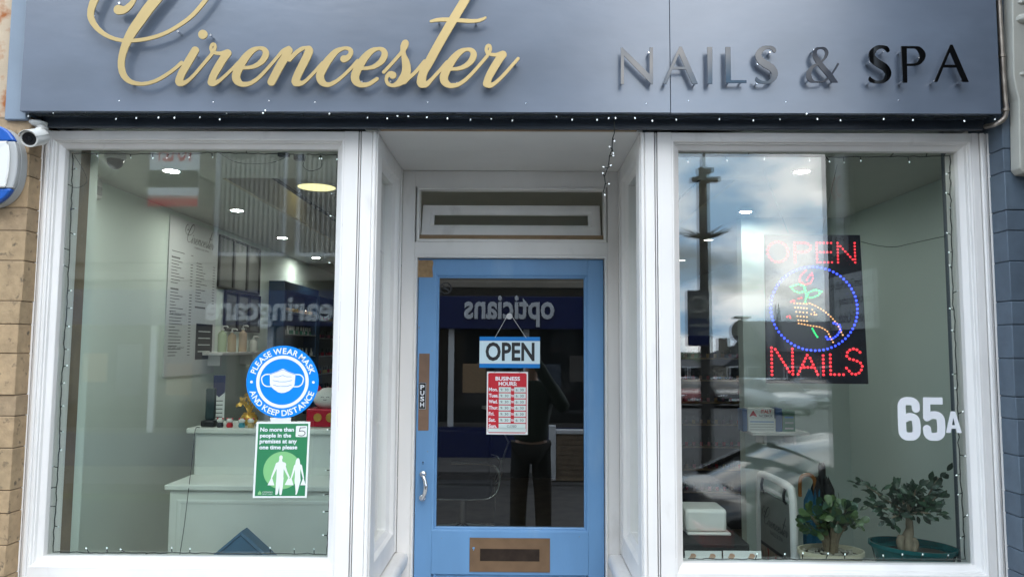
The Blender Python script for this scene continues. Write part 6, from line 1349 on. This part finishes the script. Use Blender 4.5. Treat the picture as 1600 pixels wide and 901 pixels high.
# TO LET board on the opticians' wall
a = MR(232, 322, OY + 0.9); b = MR(314, 225, OY + 0.9)
t = thing('to_let_board', 'white and red TO LET board fixed to the opticians building', 'sign', (b.x, OY, a.z))
ft = Fr((b.x, OY + 0.9, a.z), Vector((-1, 0.0, 0)), (0, 0, 1), (0, 1, 0)); w_, h_ = b.x - a.x, b.z - a.z + 0.15
flat('board', rect(0, 0, w_, h_), ft, MT['white_trim'], t, 0, 0.02)
text('lettering', 'TO LET', ft, w_*0.12, h_*0.62, w_*0.76, h_*0.26, MT['red'], t, 0.021, bold=0.03)
flat('red_band', rect(0, 0, w_, h_*0.10), ft, MT['red'], t, 0.021); flat('dark_band', rect(0, h_*0.26, w_, h_*0.5), ft, MT['stone_dark'], t, 0.021); flat('pink_band', rect(0, h_*0.101, w_, h_*0.15), ft, mat('pink_print', (0.5, 0.25, 0.22), 0.5), t, 0.021)
for x in (0.2, 0.8): MB().tube([ft.p(w_*x, h_*0.5, -0.001), Vector((b.x - w_*x, OY + 0.001, a.z + h_*0.5))], 0.02, 8).build('bracket', MT['black'], t)
# ================================================================ junction: pole, signs, chapel, houses, trees
py_ = -7.3
pp = MR(1100, 262, py_)
t = thing('telegraph_pole', 'dark timber pole with crossbars and a collar of spikes', 'pole', (pp.x, py_, gz(py_)))
MB().tube([(pp.x, py_, gz(py_) - 0.1), (pp.x, py_, 1.5), (pp.x, py_, pp.z)], [0.088, 0.080, 0.070], 14).build('shaft', MT['stone_dark'], t, smooth=True)
for z, hw in ((MR(1100, 283, py_).z, 0.19), (MR(1100, 269, py_).z, 0.10)): box('crossbar', MT['stone_dark'], t, pp.x - hw, pp.x + hw, py_ + 0.09, py_ + 0.15, z - 0.035, z + 0.035, 0.005)
MB().tube([(pp.x, py_, pp.z), (pp.x, py_, pp.z + 0.35)], 0.02, 8).build('finial', MT['stone_dark'], t)
zc = MR(1100, 366, py_).z
for i in range(22):
    a_ = 2*math.pi*i/22; MB().tube([(pp.x + 0.08*math.cos(a_), py_ + 0.08*math.sin(a_), zc - 0.04), (pp.x + 0.36*math.cos(a_), py_ + 0.36*math.sin(a_), zc + 0.05 + 0.03*math.sin(i*2.1))], [0.014, 0.003], 5).build('spike', MT['stone_dark'], t)
a = MR(1075, 540, py_ + 0.14); b = MR(1112, 453, py_ + 0.14)
t = thing('pole_sign', 'grey rectangular pedestrian zone plate on the timber pole', 'sign', (b.x, py_ + 0.14, a.z)); fr = Fr((b.x, py_ + 0.14, a.z), (-1, 0, 0), (0, 0, 1), (0, 1, 0)); w_, h_ = b.x - a.x, b.z - a.z
flat('plate', rrect(0, 0, w_, h_, 0.02), fr, mat('grey_plate', (0.09, 0.09, 0.10), 0.5), t, 0, 0.008); annulus('ring', w_/2, h_*0.75, w_*0.28, w_*0.36, fr, MT['blind'], t, 0.009); flat('blue_field', rect(0.01, h_*0.02, w_ - 0.01, h_*0.5), fr, MT['shop_navy'], t, 0.009)
for i, s_ in enumerate(['Pedestrian', 'Zone']): text('lettering', s_, fr, w_*0.12, h_*(0.34 - 0.14*i), w_*(0.76, 0.4)[i], h_*0.08, MT['blind'], t, 0.0095)
ry_ = -16.5; c_ = MR(1161, 517, ry_); t = thing('road_sign', 'round road sign seen from the back with a plate below', 'sign', (c_.x, ry_, gz(ry_)))
gm_ = mat('grey_sign_back', (0.11, 0.11, 0.105), 0.6)
kq = (0.11 - ry_ + CD)/1155
MB().tube([(c_.x, ry_ - 0.05, gz(ry_)), (c_.x, ry_ - 0.05, c_.z + 22*kq)], 0.045, 10).build('post', gm_, t, smooth=True)
MB().lathe([(18*kq, 0), (18*kq, 0.02)], (c_.x, ry_, c_.z), 32, (1, 0, 0), (0, 0, 1), (0, 1, 0)).build('disc', gm_, t)
box('plate', gm_, t, c_.x - 21*kq, c_.x + 21*kq, ry_, ry_ + 0.02, c_.z - 36*kq, c_.z - 23*kq); box('lamp_hood', gm_, t, c_.x - 14*kq, c_.x + 10*kq, ry_, ry_ + 0.2, c_.z + 19*kq, c_.z + 23*kq, 0.01)
def house(label, x0, x1, y, depth, zeave, zridge, m, roofm, nw=3, gable='x', pinn=False):
    t = thing('house', label, 'house', ((x0 + x1)/2, y, gz(y))); zb_ = gz(y) - 0.2
    box('wall', m, t, x0, x1, y - depth, y, zb_, zeave)
    ym = y - depth/2; xm = (x0 + x1)/2
    if gable == 'x': P = [(x0 - .2, y + .2, zeave), (x1 + .2, y + .2, zeave), (x1 + .2, ym, zridge), (x0 - .2, ym, zridge), (x0 - .2, y - depth - .2, zeave), (x1 + .2, y - depth - .2, zeave)]; F_ = [(0, 1, 2, 3), (3, 2, 5, 4), (0, 3, 4), (1, 5, 2), (0, 4, 5, 1)]
    else: P = [(x0 - .2, y + .05, zeave), (x1 + .2, y + .05, zeave), (xm, y + .05, zridge), (x0 - .2, y - depth, zeave), (x1 + .2, y - depth, zeave), (xm, y - depth, zridge)]; F_ = [(0, 1, 2), (3, 5, 4), (1, 4, 5, 2), (0, 2, 5, 3), (0, 3, 4, 1)]
    rf = mk('roof', [Vector(p) for p in P], F_, roofm, t)
    if pinn: MB().tube([(x0 + .3, y - 0.3, zeave), (x0 + .3, y - 0.3, zeave + 1.5), (x0 + .3, y - 0.3, zeave + 3)], [0.3, 0.2, 0.02], 8).build('pinnacle', m, rf)
    else: box('chimney', m, rf, x0 + 0.5, x0 + 1.1, ym - 0.4, ym + 0.4, zridge - 0.5, zridge + 0.9)
    for i in range(nw):
        xa = x0 + (x1 - x0)*(i + 0.5)/nw - 0.45; wq = box('window', MT['white_trim'], t, xa, xa + 0.9, y + 0.001, y + 0.05, zb_ + 1.1, zb_ + 2.4); box('pane', MT['dark_glass'], wq, xa + 0.08, xa + 0.82, y + 0.0505, y + 0.056, zb_ + 1.18, zb_ + 2.32)
hy = -44
a = MR(1213, 545, hy); b = MR(1345, 500, hy)
house('dark stone chapel with a steep roof beyond the car park', a.x, b.x + 3, hy, 9, MR(1213, 548, hy).z, MR(1250, 497, hy).z, MT['stone_dark'], MT['slate'], 4, 'x', True)
a = MR(1150, 570, hy); b = MR(1208, 570, hy); house('tan stone cottage beyond the car park beside the chapel', a.x, b.x, hy - 2, 7, MR(1150, 572, hy).z, MR(1150, 548, hy).z, MT['stone'], MT['slate'], 2, 'y')
a = MR(1012, 575, hy); b = MR(1135, 575, hy); house('long low brick terrace beyond the red parked car', a.x, b.x, hy - 6, 7, MR(1050, 578, hy - 6).z, MR(1050, 562, hy - 6).z, mat('red_brick', (0.22, 0.11, 0.075), 0.9, var=0.2), MT['slate'], 5)
# trees on the skyline
tm = [mat('twig_%d' % i, c, 0.9) for i, c in enumerate([(0.045, 0.04, 0.028), (0.06, 0.055, 0.03)])]
rn = random.Random(31)
def tree_parts(seed):
    r_ = random.Random(seed); tr_ = MB(); cr_ = MB(); tr_.tube([(0, 0, -0.3), (0, 0, 1.6), (0.1, 0, 3.0)], [0.25, 0.2, 0.1], 7)
    for i in range(14):
        a_ = r_.uniform(0, 6.28); h_ = r_.uniform(1.4, 3.0); e_ = Vector((math.cos(a_)*r_.uniform(0.8, 2.0), math.sin(a_)*r_.uniform(0.8, 2.0), h_ + r_.uniform(0.6, 2.0))); tr_.tube([(0, 0, h_), tuple(e_*0.6 + Vector((0, 0, h_*0.4))), tuple(e_)], [0.08, 0.05, 0.02], 5)
        for k_ in range(42):
            q = e_ + Vector((r_.gauss(0, .45), r_.gauss(0, .45), r_.gauss(0, .38))); s_ = r_.uniform(0.06, 0.16); u = Vector((r_.gauss(0, 1), r_.gauss(0, 1), r_.gauss(0, 1))).normalized(); v = u.orthogonal().normalized()
            cr_.add([q - u*s_, q + v*s_*0.6, q + u*s_, q - v*s_*0.6], [(0, 1, 2, 3)])
    return tr_, cr_
tp0 = [tree_parts(s_) for s_ in (1, 2, 3)]; meshes = []
for i, (a_, b_) in enumerate(tp0):
    ma = bpy.data.meshes.new('trunk'); ma.from_pydata([tuple(v) for v in a_.v], [], a_.f); ma.materials.append(MT['stone_dark']); mc = bpy.data.meshes.new('crown'); mc.from_pydata([tuple(v) for v in b_.v], [], b_.f); mc.materials.append(tm[i % 2]); meshes.append((ma, mc))
for i in range(16):
    x = 4 + i*2.6 + rn.uniform(-1, 1); y = -64 + rn.uniform(-6, 2); t = thing('tree', 'bare twiggy tree on the skyline beyond the car park', 'tree', (x, y, -2.28), 'trees on the skyline'); s_ = rn.uniform(0.55, 0.85); t.scale = (s_*1.3, s_*1.3, s_)
    for nm, me in zip(('trunk', 'crown'), meshes[i % 3]): o = bpy.data.objects.new(nm, me); link(o, t)

# ================================================================ cars
def car(label, loc, rotz, paint, L_=4.3, Wd=1.78, H=1.42, plate=True):
    t = thing('parked_car', label, 'car', loc, None, rotz); k = L_/4.3; kh = H/1.42; hw = Wd/2
    bodym = paint
    st_ = [(-2.15, .42, .62, .60), (-2.10, .30, .80, .80), (-1.95, .24, .93, .90), (-1.55, .22, .98, .97), (-0.9, .2, .95, 1.0), (0, .2, .93, 1.0), (0.75, .2, .93, 1.0), (1.2, .22, .88, .98), (1.75, .24, .78, .93), (2.05, .30, .68, .84), (2.15, .40, .56, .66)]
    sec = lambda zl, zb_, w_: [(0, zl), (w_*.82, zl), (w_*.97, zl + .12), (w_, (zl + zb_)/2), (w_*.98, zb_ - .10), (w_*.90, zb_ - .01), (w_*.5, zb_ + .025), (0, zb_ + .03)]
    vs = []; 
    for x, zl, zb_, w_ in st_:
        s_ = [(y*hw, z*kh) for y, z in sec(zl, zb_, w_)]; ring_ = [(x*k, y, z) for y, z in s_] + [(x*k, -y, z) for y, z in s_[-2:0:-1]]; vs += ring_
    n = 14; m_ = len(st_); mb = MB().add(vs, [(i*n + j, i*n + (j + 1) % n, (i + 1)*n + (j + 1) % n, (i + 1)*n + j) for i in range(m_ - 1) for j in range(n)] + [tuple(range(n)), tuple((m_ - 1)*n + j for j in range(n - 1, -1, -1))])
    bd_ = mb.build('body', bodym, t, smooth=38, local=True)
    g_st = [(-1.82, .93, .95, .80, .86), (-1.30, .93, 1.30, .74, .70), (-0.85, .93, 1.40, .72, .68), (-0.1, .92, 1.42, .72, .68), (0.35, .92, 1.38, .73, .68), (1.12, .89, .92, .84, .88)]
    vs = []; rv = []
    for x, zb_, zr, wr, wc in g_st:
        vs += [(x*k, hw*.90, zb_*kh), (x*k, hw*wr, (zr - .05)*kh), (x*k, hw*wr*.8, zr*kh - .012), (x*k, 0, zr*kh - .004), (x*k, -hw*wr*.8, zr*kh - .012), (x*k, -hw*wr, (zr - .05)*kh), (x*k, -hw*.90, zb_*kh)]
    MB().add(vs, [(i*7 + j, i*7 + j + 1, (i + 1)*7 + j + 1, (i + 1)*7 + j) for i in range(5) for j in range(6)] + [tuple(range(7)), tuple(35 + j for j in range(6, -1, -1))]).build('windows', MT['dark_glass'], t, smooth=30, local=True)
    rs_ = g_st[1:5]; rv = []
    for x, zb_, zr, wr, wc in rs_: rv += [(x*k, hw*wr*1.005, (zr - .055)*kh), (x*k, hw*wr*.8, zr*kh), (x*k, 0, zr*kh + .008), (x*k, -hw*wr*.8, zr*kh), (x*k, -hw*wr*1.005, (zr - .055)*kh)]
    MB().add(rv, [(i*5 + j, i*5 + j + 1, (i + 1)*5 + j + 1, (i + 1)*5 + j) for i in range(3) for j in range(4)]).build('roof', bodym, t, smooth=40, local=True)
    for s_ in (-1, 1):
        for (xa, za, wa), (xb, zb_, wb) in (((-1.80, .94, .86), (-1.28, 1.27, .75)), ((-0.35, .93, .905), (-0.30, 1.37, .735)), ((1.10, .91, .87), (0.36, 1.33, .745))): MB().tube([(xa*k, s_*hw*wa, za*kh), (xb*k, s_*hw*wb, zb_*kh)], 0.028, 6).build('pillar', bodym, t, local=True)
        for x in (-1.32, 1.32):
            wh = MB().lathe([(0.20, -.1), (.30, -.10), (.315, -.07), (.315, .07), (.30, .10), (0.20, .10)], (x*k, s_*(hw - .11), .315), 20, (1, 0, 0), (0, 0, 1), (0, s_, 0)).build('wheel', MT['matt_black'], t, smooth=30, local=True)
            MB().lathe([(.20, .085), (.19, .10), (.06, .095), (.05, .105), (.001, .105)], (x*k, s_*(hw - .11), .315), 16, (1, 0, 0), (0, 0, 1), (0, s_, 0), close=False).build('rim', MT['steel'], wh, local=True)
        MB().box(-2.13*k, -1.93*k, min(s_*hw*.52, s_*hw*.90), max(s_*hw*.52, s_*hw*.90), .66*kh, .80*kh).build('tail_light', mat('tail_lamp', (0.35, 0.01, 0.015), 0.1), t, bevel=0.02, local=True)
        MB().box(1.90*k, 2.10*k, min(s_*hw*.45, s_*hw*.84), max(s_*hw*.45, s_*hw*.84), .54*kh, .66*kh).build('headlight', MT['steel'], t, bevel=0.02, local=True)
        MB().box(.78*k, .95*k, min(s_*hw*.98, s_*(hw + .14)), max(s_*hw*.98, s_*(hw + .14)), .92*kh, 1.03*kh).build('door_mirror', bodym, t, bevel=0.03, local=True)
    box('number_plate', MT['paper'], t, -2.165*k, -2.152*k, -.26, .26, .50*kh, .60*kh, local=True); box('number_plate', MT['paper'], t, 2.152*k, 2.165*k, -.26, .26, .42*kh, .52*kh, local=True)
    return t
def paint(n, c): return mat('car_paint_' + n, c, 0.25, spec=0.6, coat=0.5)
car('glossy black car parked at the kerb outside the shop', (3.42, -3.05, gz(-3.05) + 0.004), 0, paint('black', (0.006, 0.006, 0.007)), 4.5, 1.8, 1.16)
cyr = -36
for px, c, nm, rot in ((1072, (0.20, 0.02, 0.025), 'dark red car', 90), (1132, (0.03, 0.032, 0.035), 'dark grey hatchback', 90), (1180, (0.16, 0.165, 0.17), 'silver car', 88), (1214, (0.42, 0.43, 0.44), 'white car', 84), (1268, (0.2, 0.205, 0.215), 'pale grey car', 96)):
    yy = cyr + (6 if nm == 'white car' else 0); q = MR(px, 600, yy); car('%s parked far across the car park' % nm, (q.x, yy, gz(yy) + 0.006), R(rot), paint(nm.replace(' ', '_'), c), H=1.5)

# ================================================================ the photographer, mirrored in the door
PXc = 0.10; PYc = -2.98
def skin(name, pts, edges, rad, m, parent, sub=2):
    me = bpy.data.meshes.new(name); o0 = org_of(parent); me.from_pydata([tuple(Vector(p) - o0) for p in pts], edges, []); o = bpy.data.objects.new(name, me); link(o, parent); me.materials.append(m)
    md = o.modifiers.new('skin', 'SKIN'); md.use_smooth_shade = True
    lay = me.skin_vertices[0] if me.skin_vertices else None
    if lay is None:
        bm = bmesh.new(); bm.from_mesh(me); bm.verts.layers.skin.verify(); bm.to_mesh(me); bm.free(); lay = me.skin_vertices[0]
    for v, r_ in zip(lay.data, rad): v.radius = r_ if isinstance(r_, tuple) else (r_, r_); v.use_root = False
    lay.data[0].use_root = True
    sm = o.modifiers.new('sub', 'SUBSURF'); sm.levels = sub; sm.render_levels = sub; return o
gzp = gz(PYc) + 0.004
man_t = thing('person', 'person in dark green jacket and dark trousers taking the photograph', 'person', (PXc, PYc, gzp))
V = lambda x, y, z: Vector((PXc + x, PYc + y, z))
z0 = gzp
sk = mat('skin', (0.45, 0.28, 0.2), 0.5); jk = mat('dark_green_jacket', (0.010, 0.022, 0.014), 0.8, var=0.2, vscale=20); trs = mat('dark_trousers', (0.010, 0.009, 0.008), 0.85, var=0.2, vscale=20)
hip = z0 + 0.95; shd = z0 + 1.47
phone = Vector((0, -2.592, 1.58))
def arm(s_):
    sh_ = V(s_*0.20, 0, shd - 0.03); el = V(s_*0.30, 0.16, shd - 0.20); wr = Vector((phone.x + s_*0.085, phone.y - 0.05, phone.z - 0.03)); return sh_, el, wr
aL, aR = arm(-1), arm(1)
fingers = []; fr_ = []; fe = []
body_p = [V(0, 0, hip), V(0, 0, z0 + 1.2), V(0, 0, z0 + 1.42), V(0, 0.0, z0 + 1.53), V(0, 0.02, z0 + 1.60), V(0, 0.03, z0 + 1.69), V(0, 0.02, z0 + 1.78),
          aL[0], aL[1], aL[2], aR[0], aR[1], aR[2], V(-.09, 0, hip - .06), V(-.11, .02, z0 + .5), V(-.12, 0, z0 + .09), V(-.12, .15, z0 + .04), V(.09, 0, hip - .06), V(.11, .02, z0 + .5), V(.12, 0, z0 + .09), V(.12, .15, z0 + .04), V(0, .115, z0 + 1.655)]
body_e = [(0, 1), (1, 2), (2, 3), (3, 4), (4, 5), (5, 6), (2, 7), (7, 8), (8, 9), (2, 10), (10, 11), (11, 12), (0, 13), (13, 14), (14, 15), (15, 16), (0, 17), (17, 18), (18, 19), (19, 20), (5, 21)]
body_r = [(.13, .10), (.13, .09), (.14, .10), .055, (.06, .075), (.075, .09), (.06, .07), .055, .042, .027, .055, .042, .027, .08, .055, .04, .03, .08, .055, .04, .03, .018]
for s_, wi in ((-1, 9), (1, 12)):
    w_ = body_p[wi]; base = len(body_p); pal = w_ + Vector((0, 0.03, 0.03)); body_p.append(pal); body_r.append((.022, .03)); body_e.append((wi, base))
    for k_ in range(4):
        f0 = pal + Vector((s_*0.012, 0.004, 0.022 - 0.018*k_)); f1 = f0 + Vector((-s_*0.004, 0.022, 0.006)); f2 = f1 + Vector((-s_*0.024, 0.006, 0.0)); i0 = len(body_p)
        body_p += [f0, f1, f2]; body_r += [.009, .0085, .007]; body_e += [(base, i0), (i0, i0 + 1), (i0 + 1, i0 + 2)]
    i0 = len(body_p); body_p += [pal + Vector((-s_*0.02, -0.008, 0.012)), pal + Vector((-s_*0.045, 0.0, 0.022))]; body_r += [.010, .008]; body_e += [(base, i0), (i0, i0 + 1)]
skin('body', body_p, body_e, body_r, sk, man_t)
def part(name, idx, edges, rad, m): skin(name, [body_p[i] for i in idx], edges, rad, m, man_t)
part('jacket', [1, 0, 2, 3, 7, 8, 9, 10, 11, 12], [(0, 1), (0, 2), (2, 3), (2, 4), (4, 5), (5, 6), (2, 7), (7, 8), (8, 9)], [(.17, .125), (.18, .13), (.175, .125), .075, .085, .066, .045, .085, .066, .045], jk)
part('trousers', [0, 13, 14, 15, 17, 18, 19], [(0, 1), (1, 2), (2, 3), (0, 4), (4, 5), (5, 6)], [(.16, .12), .105, .085, .075, .105, .085, .075], trs)
for s_ in (-1, 1): MB().box(PXc + s_*.12 - .05, PXc + s_*.12 + .05, PYc - .09, PYc + .20, z0, z0 + .085).build('shoe', MT['matt_black'], man_t, bevel=0.03)
hr = MB().ball(V(0, 0.0, z0 + 1.735), 0.105, 16, (0.86, 1.0, 0.95)).build('hair', mat('dark_hair', (0.02, 0.014, 0.01), 0.6), man_t, smooth=True)
for s_ in (-1, 1): MB().ball(V(s_*.032, 0.108, z0 + 1.685), 0.012, 10).build('eye', MT['white_plastic'], man_t, smooth=True)
ph = thing('smartphone', 'black smartphone held up in both hands by the person', 'phone', phone)
MB().box(phone.x - .078, phone.x + .078, phone.y - .004, phone.y + .004, phone.z - .038, phone.z + .038).build('case', MT['black'], ph, bevel=0.003)
MB().lathe([(.008, 0), (.008, .002), (.005, .0025)], (phone.x, phone.y + .004, phone.z), 14, (1, 0, 0), (0, 0, 1), (0, 1, 0)).build('lens', MT['dark_glass'], ph)
